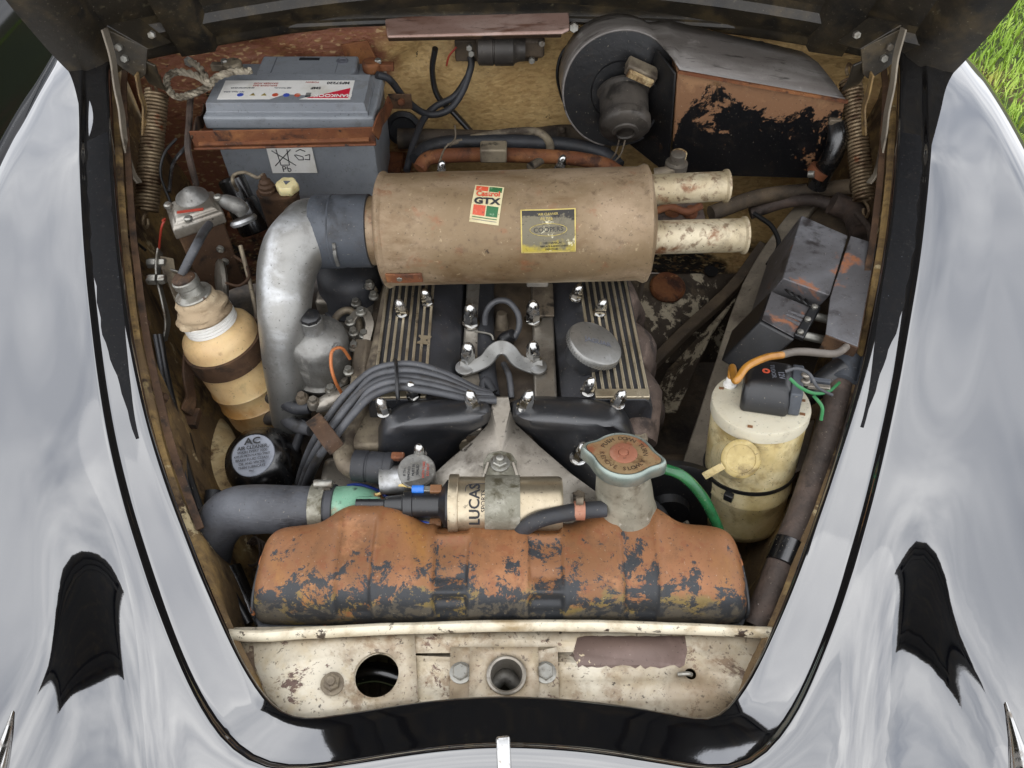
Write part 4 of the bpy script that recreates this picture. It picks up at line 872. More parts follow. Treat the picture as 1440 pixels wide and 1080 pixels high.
o = B().tube([tie + V((-.004, .020, -.004)), tie + V((0, .012, .010)), tie + V((.004, -.012, .012)), tie + V((.006, -.034, .004)), tie + V((.006, -.036, -.010)), tie + V((0, 0, -.016)), tie + V((-.004, .018, -.006))], .0026, 8, 6).done('cable_tie', 'blackplastic', None); tag(o, 'black tie holding the bundle of ignition leads together', 'cable tie')
cl = [at(440, 588, .852), at(447, 596, .864), at(463, 618, .868), at(474, 632, .855)]
o = B().strip(cl, .021, .003, (0, -.3, 1)).done('lead_clip', 'rustdark', None, bevel=.001); tag(o, 'brown metal clip strapped over the ignition leads', 'clip')
# ================================================================== air cleaner
ac = at(726, 322, .965)
acl = thing('air_cleaner', 'long tan air cleaner canister lying across the engine with two outlet pipes', 'air cleaner', ac - Z * .076)
a1 = at(542, 324, .957); a2 = at(908, 315, .972); axx = (a2 - a1).normalized()
Lc = (a2 - a1).length; rc = .074
B().lathe(a1, a2 - a1, [(.060, -.004), (rc - .004, -.003), (rc + .002, 0), (rc + .0035, .003), (rc + .002, .006), (rc, .008), *[(rc, .008 + (Lc - .02)*k/40) for k in range(1, 40)], (rc, Lc - .012), (rc + .001, Lc - .010), (rc + .0035, Lc - .004), (rc + .002, Lc), (rc - .006, Lc + .004), (.040, Lc + .010), (.0, Lc + .011)], 72, ref=V((0, 0, 1))).done('canister', 'canister', acl, smooth=40)
B().lathe(a1 + axx * .002, -axx, [(.046, 0), (.046, .03), (.045, .034)], 36).done('inlet_stub', 'canister', acl)
for (p, q, r_, yo) in (((895, 268, .975), (1022, 262, .975), .0205, 0), ((905, 334, .935), (1048, 331, .935), .0232, 0)):
    P0, P1 = at(*p), at(*q); n_ = (P1 - P0).length
    B().lathe(P0, P1 - P0, [(r_, -.01), (r_, n_ - .006), (r_ + .0028, n_ - .003), (r_ + .0028, n_), (r_ + .0005, n_ + .0005), (r_ - .0015, n_ - .002), (r_ - .002, n_ * .5)], 40).done('outlet_pipe', 'canpipe', acl)
# surface map of the canister: u along the axis, v up round it
rdn = [None]
def scaled(f, k): return lambda u, v, h=0: f(u*k, v*k, h)
def can_map(u0, ang0):
    e1 = (Z - axx * Z.dot(axx)).normalized(); e2 = axx.cross(e1) * -1
    e2 = axx.cross(e1); e2 = e2 if e2.y < 0 else -e2
    def f(u, v, h=0):
        a = ang0 - v / rc; return a1 + axx * (u0 + u) + (e1 * math.cos(a) + e2 * math.sin(a)) * (rc + h)
    return f
m1 = can_map(at(690, 297, .99).x - a1.x, R(28))
def tilt(f, deg):
    c, s = math.cos(R(deg)), math.sin(R(deg)); return lambda u, v, h=0: f(u*c - v*s, u*s + v*c, h)
m1 = tilt(m1, -9)
st = decal('oil_sticker', m1, -.0185, -.0255, .0185, .0255, 'stickerpaper', acl, .0008, label='red and green oil sticker')
decal('sticker_red', m1, -.0165, .0165, -.001, .0235, 'orange', st, .0012, 4); decal('sticker_green', m1, .0005, .0165, .0165, .0235, 'green', st, .0012, 4)
decal('sticker_red', m1, -.0155, -.0165, -.0005, -.0035, 'orange', st, .0012, 4); decal('sticker_green', m1, .0010, -.0165, .0155, -.0035, 'green', st, .0012, 4)
lettering([('Castrol', .0100, 0, .0125, 5, .0003)], m1, 'orange', st, .0015)
lettering([('GTX', .0115, 0, .0022, 4, .0005, 1.35)], m1, 'ink', st, .0016)
decal('sticker_rule', m1, -.0155, -.0195, .0155, -.0185, 'green', st, .0012, 4); decal('sticker_rule', m1, -.0155, -.0222, .0155, -.0216, 'inkgrey', st, .0012, 4)
m2 = scaled(can_map(at(773, 328, .99).x - a1.x, R(56)), .88)
gl = decal('maker_label', m2, -.0385, -.0305, .0385, .0305, 'goldlabel', acl, .0008, n=12, label='worn black and gold maker label')
for r_ in ((-.0385, .0290, .0385, .0305), (-.0385, -.0305, .0385, -.0285), (-.0385, -.0285, -.0368, .0290), (.0368, -.0285, .0385, .0290)):
    decal('label_border', m2, *r_, 'goldedge', gl, .0011, 6)
b = B(); ov = [m2(.026 * math.cos(t), .002 + .0085 * math.sin(t), .0010) for t in [2*math.pi*k/36 for k in range(37)]]; b.tube(ov, .0004, 6, 1); b.done('label_oval', 'goldedge', gl)
lettering([('COOPERS', .0095, 0, .002, 2)], m2, 'ink', gl, .0011)
lettering([('MECHANICAL', .0042, .006, -.0165, 1), ('REPLACE ELEMENT EVERY', .0034, .008, -.0212, 1), ('5000 MILES', .0038, .004, -.0255, 1)], m2, 'ink', gl, .0011)
lettering([('FILTER', .006, -.002, .0165, -1), ('AIR CLEANER', .0046, .0, .0235, 1)], m2, 'goldedge', gl, .0011)
p = can_map(.022, R(104)); B().strip([p(-.016, 0, .002), p(0.004, 0, .003), p(.032, 0, .002)], .016, .003, V((0, -1, -.1))).done('latch_plate', 'rust', acl, bevel=.001)
B().hexa(p(.002, 0, .003), V((0, -1, -.1)), .004, .003).done('latch_rivet', 'zinc', acl)
B().box(at(756, 396, .89), X * .030, Y * .012, Z * .010).done('canister_bracket', 'castsilver', acl, bevel=.002)

# ================================================================== intake elbow and sleeve
el = thing('intake_elbow', 'dull aluminium intake elbow joined to the canister by a black sleeve', 'pipe', at(385, 540, .76))
s0, s1 = a1 - axx * .030, a1 - axx * .092
B().tube([s1 + axx * .02, s1 - axx * .005, *A([(436, 330, .955), (416, 348, .950), (405, 375, .935), (401, 410, .91), (400, 450, .88), (402, 500, .83), (406, 548, .78), (410, 590, .72)])], [.0445, .0450, .0445, .0420, .0390, .0365, .0345, .032, .029, .028], 44, 8).done('elbow_pipe', 'alu', el, smooth=70)
d_ = (s1 - s0)
B().lathe(s0 + axx * .012, -axx, [(.0462, 0), (.0488, .001), (.0490, .03), (.0484, .036), (.0490, .042), (.0488, .074), (.0470, .076)], 44).done('rubber_sleeve', 'sleeve', el, smooth=40)
e = s1.lerp(s0, .45)
B().lathe(e - axx * .004 , axx, [(.0489, 0), (.0494, .0005), (.0494, .002), (.0489, .0025)], 44).done('sleeve_seam', 'sleeve', el)
B().strip([e + V((.004, -.046, .018)), e + V((.004, -.051, 0)), e + V((.004, -.046, -.02))], .004, .003, (0, -1, 0)).done('sleeve_stud', 'aludull', el)

# ================================================================== carburettors
def carb(loc, lab, front):
    t = thing('carburettor', lab, 'carburettor', loc - Z * .12, 'carburettors')
    if front:
        B().lathe(loc - Z * .085, Z, [(.046, 0), (.0475, .002), (.0475, .007), (.043, .009), (.0418, .012), (.0418, .058), (.040, .068), (.034, .077), (.0175, .083), (.0165, .0835)], 48).done('dashpot', 'aludull', t, smooth=60, label='smooth grey piston chamber')
        B().lathe(loc - Z * .004, Z, [(.0165, 0), (.0150, .004), (.0145, .022), (.0125, .023)], 32).done('damper_tube', 'alu', t)
        B().lathe(loc + Z * .018, Z, [(.0140, 0), (.0140, .006), (.012, .008), (.006, .009), (0, .0085)], 8).done('damper_cap', 'blackplastic', t)
        for a in (200, 320, 80):
            p = loc - Z * .078 + V((math.cos(R(a)), math.sin(R(a)), 0)) * .043
            bb = B(); bb.lathe(p, Z, [(.006, 0), (.006, .005), (.005, .007), (.002, .0075)], 16); bb.done('flange_screw', 'castsilver', t)
    else:
        B().lathe(loc - Z * .07, Z, [(.050, 0), (.052, .006), (.048, .010), (.046, .05), (.040, .064), (.02, .07)], 40).done('dashpot', 'rubber', t, smooth=60)
    bd = loc - Z * .115
    B().lathe(bd + X * -.05, X, [(.030, 0), (.034, .003), (.034, .012), (.028, .016), (.028, .08), (.036, .084), (.036, .094)], 32).done('carburettor_body', 'castsilver', t)
    B().box(bd + V((.01, -.01, -.03)), X * .05, Y * .05, Z * .05).done('float_boss', 'castdirty', t, bevel=.008, seg=3)
    return t
cl = at(441, 462, .872)
carb(cl, 'front carburettor with smooth domed dashpot beside the aluminium elbow', True)
carb(at(486, 372, .87), 'rear carburettor half hidden beneath the black rubber sleeve', False)
o = B().tube(A([(492, 505, .85), (480, 490, .875), (467, 494, .88), (465, 514, .87), (471, 537, .85), (482, 556, .82)]), .0022, 8, 8).done('suction_pipe', 'orangewire', None); tag(o, 'thin copper coloured pipe curling down the front carburettor', 'pipe')
# throttle linkage
lk = thing('throttle_linkage', 'greasy throttle levers and rods between the two carburettors', 'linkage', at(505, 470, .76))
B().tube(A([(466, 455, .83), (478, 440, .84), (492, 437, .84), (503, 450, .83), (506, 470, .82)]), .0055, 12, 6).done('linkage_arm', 'castdirty', lk)
B().strip(A([(490, 455, .845), (508, 437, .85), (520, 455, .845), (516, 480, .835), (511, 512, .82)]), .012, .005, Z).done('linkage_lever', 'castsilver', lk, bevel=.001)
for px, py, z in ((507, 438, .856), (492, 452, .848), (497, 467, .84), (498, 487, .838), (490, 521, .825), (519, 400, .86), (512, 470, .838), (478, 420, .83), (460, 415, .83), (525, 415, .85), (500, 425, .84), (486, 470, .82)):
    bb = B(); pp = at(px, py, z); bb.lathe(pp - Z*.004, Z, [(.0075, 0), (.0075, .003), (.006, .004)], 14); bb.hexa(pp, Z, .0055, .006); bb.done('linkage_nut', random.choice(['zinc', 'castsilver', 'zinc']), lk)
B().tube(A([(470, 470, .80), (500, 480, .815), (520, 476, .825)]), .004, 10, 5).done('throttle_rod', 'zinc', lk)
B().tube(A([(488, 395, .83), (512, 410, .835), (530, 405, .84)]), .006, 10, 5).done('throttle_rod', 'castdirty', lk)
B().box(at(470, 425, .815), X*.05, Y*.03, Z*.03).done('linkage_block', 'castsilver', lk, bevel=.006, seg=3)
B().box(at(512, 540, .80), X*.03, Y*.05, Z*.04).done('linkage_bracket', 'castdirty', lk, bevel=.004)
# choke / fuel union below the front carb
fu = thing('fuel_union', 'dirty cast fuel union and pipe clips below the front carburettor', 'fuel union', at(455, 560, .74))
B().tube(A([(500, 548, .79), (478, 558, .795), (460, 566, .79), (444, 572, .785)]), [.011, .010, .012, .009], 16, 5).done('union_body', 'castsilver', fu)
for px, py in ((441, 566), (418, 545), (466, 549), (476, 575), (425, 560)):
    p = at(px, py, .795); bb = B(); bb.lathe(p - Z*.008, Z, [(.009, 0), (.009, .010), (.007, .013)], 16); bb.hexa(p + Z*.004, Z, .006, .006); bb.done('union_bolt', random.choice(['castsilver', 'zinc', 'castdirty']), fu)
B().lathe(at(408, 548, .785), X, [(.014, 0), (.016, .002), (.016, .008), (.012, .010), (.012, .018)], 24).done('banjo_ring', 'castsilver', fu)
o = B().tube(A([(436, 573, .785), (415, 574, .78), (398, 566, .775), (380, 560, .76)]), .0085, 14, 6).done('fuel_hose', 'rubber', None); tag(o, 'black fuel hose running from the union towards the cream bottle', 'hose')
o = B().tube(A([(438, 604, .76), (415, 598, .75), (395, 585, .74), (375, 590, .70)]), .0095, 14, 6).done('fuel_hose', 'cable', None); tag(o, 'grey hose passing below the cream bottle and behind the lead clip', 'hose')

# ================================================================== battery and clamp
by = 1.12; bz0, bz1 = .765, .932
bx0, bx1 = aty(279, 150, by).x, aty(524, 150, by).x; bw = bx1 - bx0; bcx = (bx0 + bx1) / 2; bd = .175
bat = thing('battery', 'grey car battery with white and red label in the bulkhead corner', 'battery', (bcx, by + bd / 2, bz0))
B().loft([[V((bcx + sx*bw*.47*k, by + bd/2 + sy*bd*.47*k, z)) for sx, sy in ((-1, -1), (1, -1), (1, 1), (-1, 1))] for z, k in ((bz0, .965), (bz0 + .025, .972), (bz0 + .027, .985), (bz1 - .025, 1.0), (bz1, 1.0))]).done('case', 'battery', bat, bevel=.004, seg=3)
B().box((bcx, by + bd/2, bz1 + .004), X * bw, Y * bd, Z * .022).done('lid_rim', 'battery', bat, bevel=.004, seg=3)
B().loft([[V((bcx + sx*bw*.47*k - .002, by + bd*.5*(1 - 0) + (sy*bd*.47 if sy < 0 else bd*.05)*k, z)) for sx, sy in ((-1, -1), (1, -1), (1, 1), (-1, 1))] for z, k in ((bz1 + .012, 1), (bz1 + .021, 1), (bz1 + .0215, .99), (bz1 + .036, .97))]).done('lid', 'battery', bat, bevel=.004, seg=3)
B().box((bcx + .012, by + bd*.76, bz1 + .0185), X * bw * .60, Y * bd * .38, Z * .028).done('vent_block', 'battery', bat, bevel=.004, seg=3)
zt2 = bz1 + .0362
B().lathe((bcx + bw*.25, by + bd*.84, bz1 + .0325), Z, [(.0105, 0), (.0105, .0012), (.008, .0016), (.0075, .0006), (.004, .0006), (.003, .0012), (0, .0012)], 28).done('vent_plug', 'inkgrey', bat)
B().box((bcx + .012, by + bd*.88, bz1 + .0328), X * .034, Y * .008, Z * .0012).done('lifting_slot', 'ink', bat)
for dx in (-.045, .062): B().box((bcx + dx, by + bd*.76, bz1 + .0328), X * .0012, Y * .05, Z * .0008).done('moulded_line', 'inkgrey', bat)
lm = plane((bcx - .004, by + .048, zt2 - .0002), -X, -Y)     # the label reads from the other side
lb = decal('top_label', lm, -.104, -.0285, .108, .030, 'white', bat, .0006, 2, label='white battery label with red triangle')
poly_decal('red_flag', lm, [(-.100, .0275), (-.100, -.004), (-.034, .026)], 'red', lb, .0010)
poly_decal('red_flag_cut', lm, [(-.100, .0275), (-.034, .0275), (-.04, .029), (-.100, .029)], 'white', lb, .0011)
lettering([('HANKOOK', .0120, -.075, .0195, 0, .0003)], lm, 'white', lb, .0016)
lettering([('MF57220', .0100, -.078, -.020, 0, .0003), ('SMF', .0095, -.044, -.004, 0, .0002)], lm, 'ink', lb, .0012)
lettering([('DANGER ACID', .0060, .040, -.018, 0), ('EXPLOSIVE GAS', .0056, .040, -.011, 0), ('POISON', .006, -.035, -.022, 0)], lm, 'redwire', lb, .0012)
lettering([('KEEP VENT CAPS TIGHT AND LEVEL', .0048, .075, -.004, 0, 0, .5), ('12V 72Ah 640A', .0052, .086, .008, 0), ('SEE MANUAL', .0048, .01, -.004, 0)], lm, 'inkgrey', lb, .0012)
for k, (u, m) in enumerate(((.074, 'bluemark'), (.054, 'goldedge'), (.036, 'goldedge'), (.018, 'orange'), (.000, 'bluemark'), (-.018, 'orange'))):
    c = [(u + .0052*math.cos(t), .017 + .0052*math.sin(t)) for t in [2*math.pi*q/(18 if k not in (1, 2) else 3) + math.pi/2*3 for q in range(18 if k not in (1, 2) else 3)]]
    poly_decal('hazard_mark', lm, c, m, lb, .0011)
for k in range(6): poly_decal('bar_code', lm, [(-.032 - k*.0014, .010), (-.0312 - k*.0014, .010), (-.0312 - k*.0014, .024), (-.032 - k*.0014, .024)], 'ink', lb, .0011)
fm = plane((aty(410, 226, by).x, by + bd*.03 - .0022, aty(410, 226, by).z), X, Z)
fl = decal('recycling_label', fm, -.038, -.026, .038, .030, 'white', bat, .0008, 2, label='white label with crossed bin and Pb')
lettering([('Pb', .016, -.012, -.018, 0)], fm, 'ink', fl, .0014)
for a, c in (((-.030, .018), (.005, -.011)), ((-.030, -.011), (.002, .020)), ((-.022, .02), (-.020, -.010)), ((-.004, .020), (-.006, -.010)), ((-.020, -.010), (-.006, -.010)), ((.006, .010), (.012, .0)), ((.012, 0), (.020, 0)), ((.020, 0), (.020, .006)), ((.020, .006), (.008, .010)), ((.024, .008), (.032, .010)), ((.032, .010), (.030, .0)), ((.030, 0), (.022, .001)), ((.010, .016), (.018, .020)), ((.018, .020), (.026, .016))):
    B().tube([fm(*a, .0010), fm(*c, .0010)], .0008, 6, 1).done('printed_line', 'ink', fl)
# terminals
for sx, m in ((-1, 'castdirty'), (1, 'rust')):
    p = V((bcx + sx*bw*.43, by + bd*.82, bz1 + .014)); bb = B(); bb.lathe(p, Z, [(.011, 0), (.010, .018), (.009, .019)], 20); bb.done('terminal_post', 'aludull', bat)
    bb = B(); bb.lathe(p + Z*.004, Z, [(.015, 0), (.016, .003), (.016, .014), (.013, .017)], 20); bb.box(p + V((sx*.022, .002, .010)), X*.03, Y*.012, Z*.012); bb.done('terminal_clamp', m, bat, bevel=.001)
    B().hexa(p + V((sx*.012, .0, .018)), Z, .006, .006).done('clamp_bolt', 'zinc', bat)
cb = thing('battery_clamp', 'rusty steel bar clamping the grey battery across its front', 'clamp', aty(400, 200, by - .02) - Z*.01)
pL, pR = aty(270, 197, by - .035), aty(528, 192, by - .035)
B().plate([pL + Z*.016, pR + Z*.017, pR - Z*.013, pL - Z*.016], .003).done('clamp_bar', 'rust', cb, bevel=.001)
B().plate([pL + V((0, -.006, -.012)), pR + V((0, -.006, -.010)), pR + V((0, .0, -.013)), pL + V((0, 0, -.016))], .004).done('clamp_flange', 'rust', cb, bevel=.001)
B().tube([pL + V((.01, -.002, -.006)), pR + V((-.01, -.002, -.004))], .004, 8, 1).done('clamp_bead', 'rust', cb)
q2 = aty(549, 142, by + .12)
B().strip([pR + V((0, .0, .002)), pR + V((.006, .03, .01)), q2 + V((-.006, -.03, -.005)), q2], .026, .003, (1, -.3, .1), k=4).done('clamp_arm', 'rust', cb, bevel=.001)
B().box(q2 + V((.016, .006, -.004)), X*.04, Y*.003, Z*.028).done('clamp_foot', 'rustdark', cb, bevel=.001)
B().hexa(q2 + V((.018, .004, -.003)), (0, -1, .2), .0065, .006).done('clamp_bolt', 'rust', cb)
q3 = aty(288, 150, by + .10); B().strip([pL, pL + V((.004, .03, .01)), q3 + V((0, -.03, -.01)), q3], .02, .003, (-1, -.3, .1), k=4).done('clamp_arm', 'rustdark', cb, bevel=.001)
# earth braid loop
pts = A([(352, 100, 1.0), (330, 100, .995), (305, 108, .99), (292, 122, .985), (270, 132, .98), (250, 136, .975), (236, 124, .975), (236, 108, .98), (250, 101, .985), (275, 106, .99), (292, 116, .995), (280, 95, .99), (268, 86, .985)])
b = B(); P = cat(pts, 10)
for ph in range(3):
    Q = []
    for i, p in enumerate(P):
        tg = (P[min(i+1, len(P)-1)] - P[max(0, i-1)]).normalized(); e1, e2 = basis(tg); t = i*.55 + ph*2.094; Q.append(p + (e1*math.cos(t) + e2*math.sin(t))*.003)
    b.tube(Q, .0032, 6, 1)
o = b.done('earth_braid', 'braid', None, smooth=60); tag(o, 'looped braided earth strap left of the grey battery', 'cable')
p = aty(268, 84, 1.34); o = B(); o.lathe(p, (0, -1, .2), [(.014, 0), (.014, .003), (.010, .004)], 18); o.hexa(p + V((0, -.004, 0)), (0, -1, .2), .010, .008); tag(o.done('earth_bolt', 'zinc', None), 'steel bolt holding the braided strap to the rusty bulkhead', 'bolt')
# main battery cable
cbl = thing('battery_cable', 'black battery cable sagging across the tan bulkhead', 'cable', at(610, 165, .9))
B().tube([*AY([(530, 105, 1.24), (548, 112, 1.25), (570, 140, 1.27), (600, 160, 1.29), (630, 155, 1.30), (650, 130, 1.32), (662, 95, 1.34), (662, 80, 1.35)])], .0062, 14, 8).done('cable_run', 'rubber', cbl, smooth=60)
B().tube([*AY([(660, 105, 1.335), (640, 135, 1.32), (612, 150, 1.31), (595, 168, 1.28), (582, 200, 1.22), (572, 240, 1.16)])], .0062, 14, 8).done('cable_branch', 'rubber', cbl, smooth=60)
B().tube([*AY([(612, 68, 1.345), (608, 100, 1.345), (616, 135, 1.34), (640, 160, 1.33), (662, 185, 1.32)])], .009, 12, 8, flat=.6).done('tape_sleeve', 'blackplastic', cbl, smooth=60)
# ================================================================== left side fittings
# cream fluid bottle in its rusty band, leaning a little
bb0 = at(376, 580, .672); b_top = at(297, 454, .852); bax = (b_top - bb0).normalized(); bl = (b_top - bb0).length; k_ = bl / .25
bo = thing('fluid_bottle', 'amber stained plastic bottle with rusty band and dirty rubber boot', 'bottle', bb0)
rb = .0525
def ub(h): return bb0 + bax * (h * k_)
B().lathe(bb0, bax, [(r_, h_ * k_) for r_, h_ in [(.048, 0), (rb - .002, .006), (rb, .014), (rb, .055), (rb + .0018, .058), (rb, .061), (rb, .098), (rb + .0018, .101), (rb, .104), (rb, .196), (rb + .0014, .198), (rb, .201), (rb, .218), (rb - .003, .230), (rb - .009, .238), (.036, .244), (.034, .25)]], 56).done('bottle_body', 'bottle', bo, smooth=50)
b = B(); b.lathe(ub(.168), bax + V((.04, -.06, 0)), [(rb - .0005, 0), (rb + .003, .0), (rb + .003, .030), (rb - .0005, .030)], 56); b.done('steel_band', 'rustdark', bo, smooth=30)
B().box(ub(.186) + V((rb + .010, -.004, 0)), X*.026, Y*.006, Z*.026).done('band_ear', 'castdirty', bo, bevel=.002)
B().hexa(ub(.186) + V((rb + .012, -.009, 0)), -Y, .007, .007).done('band_bolt', 'zinc', bo)
for k in range(4):
    B().lathe(ub(.247 + k*.0062), bax, [(.034, 0), (.0365, .001), (.0365, .0042), (.034, .0052)], 44).done('thread_ring', 'white', bo)
b = B(); rr = []; e1_, e2_ = basis(bax)
for i, (r_, h_) in enumerate([(.034, .270), (.0375, .272), (.038, .277), (.035, .281), (.0355, .286), (.034, .292), (.029, .297), (.0285, .303), (.028, .309), (.025, .314), (.022, .317), (.018, .318)]):
    rr.append([ub(h_) + (e1_*math.cos(t) + e2_*math.sin(t)) * r_ * (1 + (.05*math.sin(3*t + i) + .03*math.sin(5*t + i*2))) for t in [2*math.pi*k/40 for k in range(40)]])
b.loft(rr); b.done('rubber_boot', 'boot', bo, smooth=60)
tp = ub(.316)
B().lathe(tp, bax, [(.024, 0), (.025, .002), (.024, .004), (.016, .006), (.015, .016), (.017, .018), (.017, .026), (.014, .028)], 32).done('switch_cap', 'zinc', bo)
B().lathe(tp + bax*.020, bax, [(.0145, 0), (.0152, .002), (.0152, .010), (.012, .013), (.0, .014)], 28).done('switch_boot', 'rustdark', bo)
o = B().tube([tp + bax*.034, *A([(276, 345, .955), (285, 328, .945), (294, 316, .93)])], [.0055, .006, .0062, .006], 12, 6).done('switch_wire', 'cable', None); tag(o, 'short grey taped wire from the bottle switch to the ribbed metal box', 'wire')
# metal topped box
q = A([(233, 288), (298, 268), (313, 298), (243, 321)], .915)
rb_ = thing('control_relay', 'brown relay box with dented grey metal lid and round dome', 'relay box', sum(q, V())/4 - Z*.14)
cen = sum(q, V())/4
B().loft([[cen.lerp(p, s_) + Z*h_ for p in q] for s_, h_ in ((.90, -.145), (.93, -.018))]).done('box_body', 'rustdark', rb_, bevel=.003)
B().loft([[cen.lerp(p, s_) + Z*h_ for p in q] for s_, h_ in ((1.03, -.020), (1.04, -.004), (.98, 0), (.84, .002), (.80, .006), (.70, .008))]).done('box_lid', 'castsilver', rb_, bevel=.004, seg=3, smooth=60)
B().lathe(cen + V((-.004, .016, .008)), Z, [(.024, 0), (.023, .003), (.0185, .005), (.018, .007), (.013, .009), (.012, .012), (.007, .015), (0, .016)], 32).done('lid_dome', 'aludull', rb_, smooth=60)
B().box(cen + V((.002, -.016, .0085)), V((.036, .007, 0)), V((-.001, .005, 0)), Z*.0012).done('red_stripe', 'redwire', rb_)
for dx, dy in ((-.034, -.002), (.034, .016), (.004, -.034)):
    bb = B(); bb.lathe(cen + V((dx, dy, .006)), Z, [(.006, 0), (.006, .004), (.004, .006), (0, .0062)], 16); bb.done('lid_screw', 'zinc', rb_)
for k, dz in enumerate((-.06, -.085)):
    bb = B(); pp = (q[2] + q[3])/2 + (q[2] - q[3])*.22 + Z*dz + V((0, .001, 0)); bb.lathe(pp, (-.2, -1, 0), [(.006, 0), (.006, .004), (.0035, .005), (.003, .003)], 16); bb.done('body_rivet', 'zinc', rb_)
o = B().tube([cen + V((-.046, -.012, -.012)), *A([(232, 308, .90), (227, 320, .89), (224, 345, .86), (222, 372, .83)])], .0018, 8, 6).done('relay_wire', 'redwire', None); tag(o, 'thin red wire bent down from the relay box lid', 'wire')
# bracket with two hex bolts, left of the bottle
bk = thing('pipe_bracket', 'bent grey steel strap with two hex bolts on the inner wing', 'bracket', at(235, 430, .80))
B().strip(A([(225, 352, .88), (222, 372, .872), (223, 395, .86), (232, 430, .845), (236, 455, .83), (231, 480, .81)]), .016, .003, X).done('strap', 'zinc', bk, bevel=.0008)
for py in (370, 393):
    p = at(222, py, .87); bb = B(); bb.hexa(p + X*.002, X, .0075, .009); bb.hexa(p - X*.002, -X, .008, .013); bb.done('hex_bolt', 'zinc', bk)
B().strip(A([(234, 362, .87), (238, 385, .86), (246, 400, .85), (258, 430, .83)]), .02, .003, X + Z).done('stay', 'castdirty', bk, bevel=.0008)
B().tube(A([(234, 378, .86), (248, 382, .862), (262, 388, .86), (275, 390, .865)]), .0022, 8, 5).done('link_rod', 'zinc', bk)
# cylinder beside the relay box, small tin reservoir
o = thing('vacuum_cylinder', 'dark cylinder with silver elbow right of the relay box', 'cylinder', at(350, 320, .78))
B().lathe(at(360, 326, .80), V((-.35, .45, 1)), [(.024, 0), (.026, .004), (.026, .05), (.024, .054), (.022, .056), (.022, .09), (.018, .094)], 32).done('cylinder_body', 'blackgloss', o)
B().tube(A([(306, 280, .91), (318, 284, .915), (334, 290, .915), (342, 298, .905)]), [.006, .011, .0125, .011], 20, 6).done('silver_elbow', 'aludull', o)
B().lathe(at(336, 296, .905), V((-.35, .45, 1)), [(.019, -.02), (.021, -.016), (.019, -.012)], 28).done('elbow_collar', 'alu', o)
B().tube(A([(300, 278, .905), (308, 281, .91)]), .006, 12, 1).done('brass_union', 'creamdirt', o)
o = thing('fluid_reservoir', 'rusty oval tin reservoir with cream plastic cap before the battery', 'reservoir', at(392, 280, .82))
rc_ = at(390, 268, .885)
B().lathe(rc_ - Z*.08, Z, [(.030, 0), (.032, .003), (.032, .072), (.0335, .074), (.0335, .078), (.030, .077)], 40, sx=1.0, sy=.62, ref=X).done('tin', 'rustdark', o)
B().lathe(rc_ + V((-.016, .002, -.004)), Z, [(.0135, 0), (.014, .006), (.012, .008), (.0125, .013), (.009, .016), (.0092, .020), (.005, .024), (.004, .032)], 24).done('rubber_nipple', 'rustdark', o)
cpn = B(); rr = []
for r_, h_ in ((.0145, 0), (.0165, .002), (.0165, .012), (.0145, .015), (.0, .0152)):
    rr.append([rc_ + V((.017, .002, -.002 + h_)) + V((math.cos(t), math.sin(t), 0))*max(r_, 1e-5)*(1 + .07*math.cos(6*t)) for t in [2*math.pi*k/48 for k in range(48)]])
cpn.loft(rr); cpn.done('cream_cap', 'creamcap', o, smooth=50)
B().prism([rc_ + V((.017 + .006*math.cos(R(a)), .002 + .006*math.sin(R(a)), .0132)) for a in (30, 150, 270)], (0, 0, .0012)).done('arrow_mark', 'inkgrey', o)
o = B().tube([rc_ + V((-.016, .002, .028)), *A([(362, 250, .905), (345, 243, .905), (330, 246, .90), (328, 256, .895), (338, 275, .86), (352, 300, .82), (375, 320, .78)])], .0028, 10, 7).done('reservoir_pipe', 'castdirty', None); tag(o, 'thin bent steel pipe looping from the tin reservoir', 'pipe')
# round horn-like disc behind the bottle
o = B().lathe(at(318, 395, .80), V((-1, -.4, .3)), [(.0, 0), (.028, 0), (.036, .004), (.037, .010), (.030, .014), (.012, .016), (0, .016)], 32).done('diaphragm_disc', 'castsilver', None); tag(o, 'dirty silver disc unit between the bottle and the elbow pipe', 'disc unit')
for P, m, lab in (([(330, 360, .84), (345, 372, .84), (350, 390, .83), (336, 402, .82), (318, 398, .82)], 'rustdark', 'thin brown wire loop beside the relay box'), ([(205, 352, .86), (190, 340, .86), (178, 330, .86)], 'black', 'short black wire on the brown inner wing'), ([(248, 195, .93), (232, 215, .92), (226, 245, .90), (240, 285, .88)], 'black', 'black wire curving behind the left coil spring'), ([(268, 130, .96), (266, 170, .94), (264, 210, .92), (276, 260, .86)], 'loom', 'brown cloth pipe running down beside the battery'), ([(262, 205, .92), (244, 230, .91), (238, 270, .89)], 'blackgloss', 'black tube beside the brown cloth pipe')):
    r_ = .0055 if m == 'loom' else .0022 if m != 'blackgloss' else .003
    o = B().tube(A(P), r_, 8, 7).done('bay_wire', m, None); tag(o, lab, 'wire')
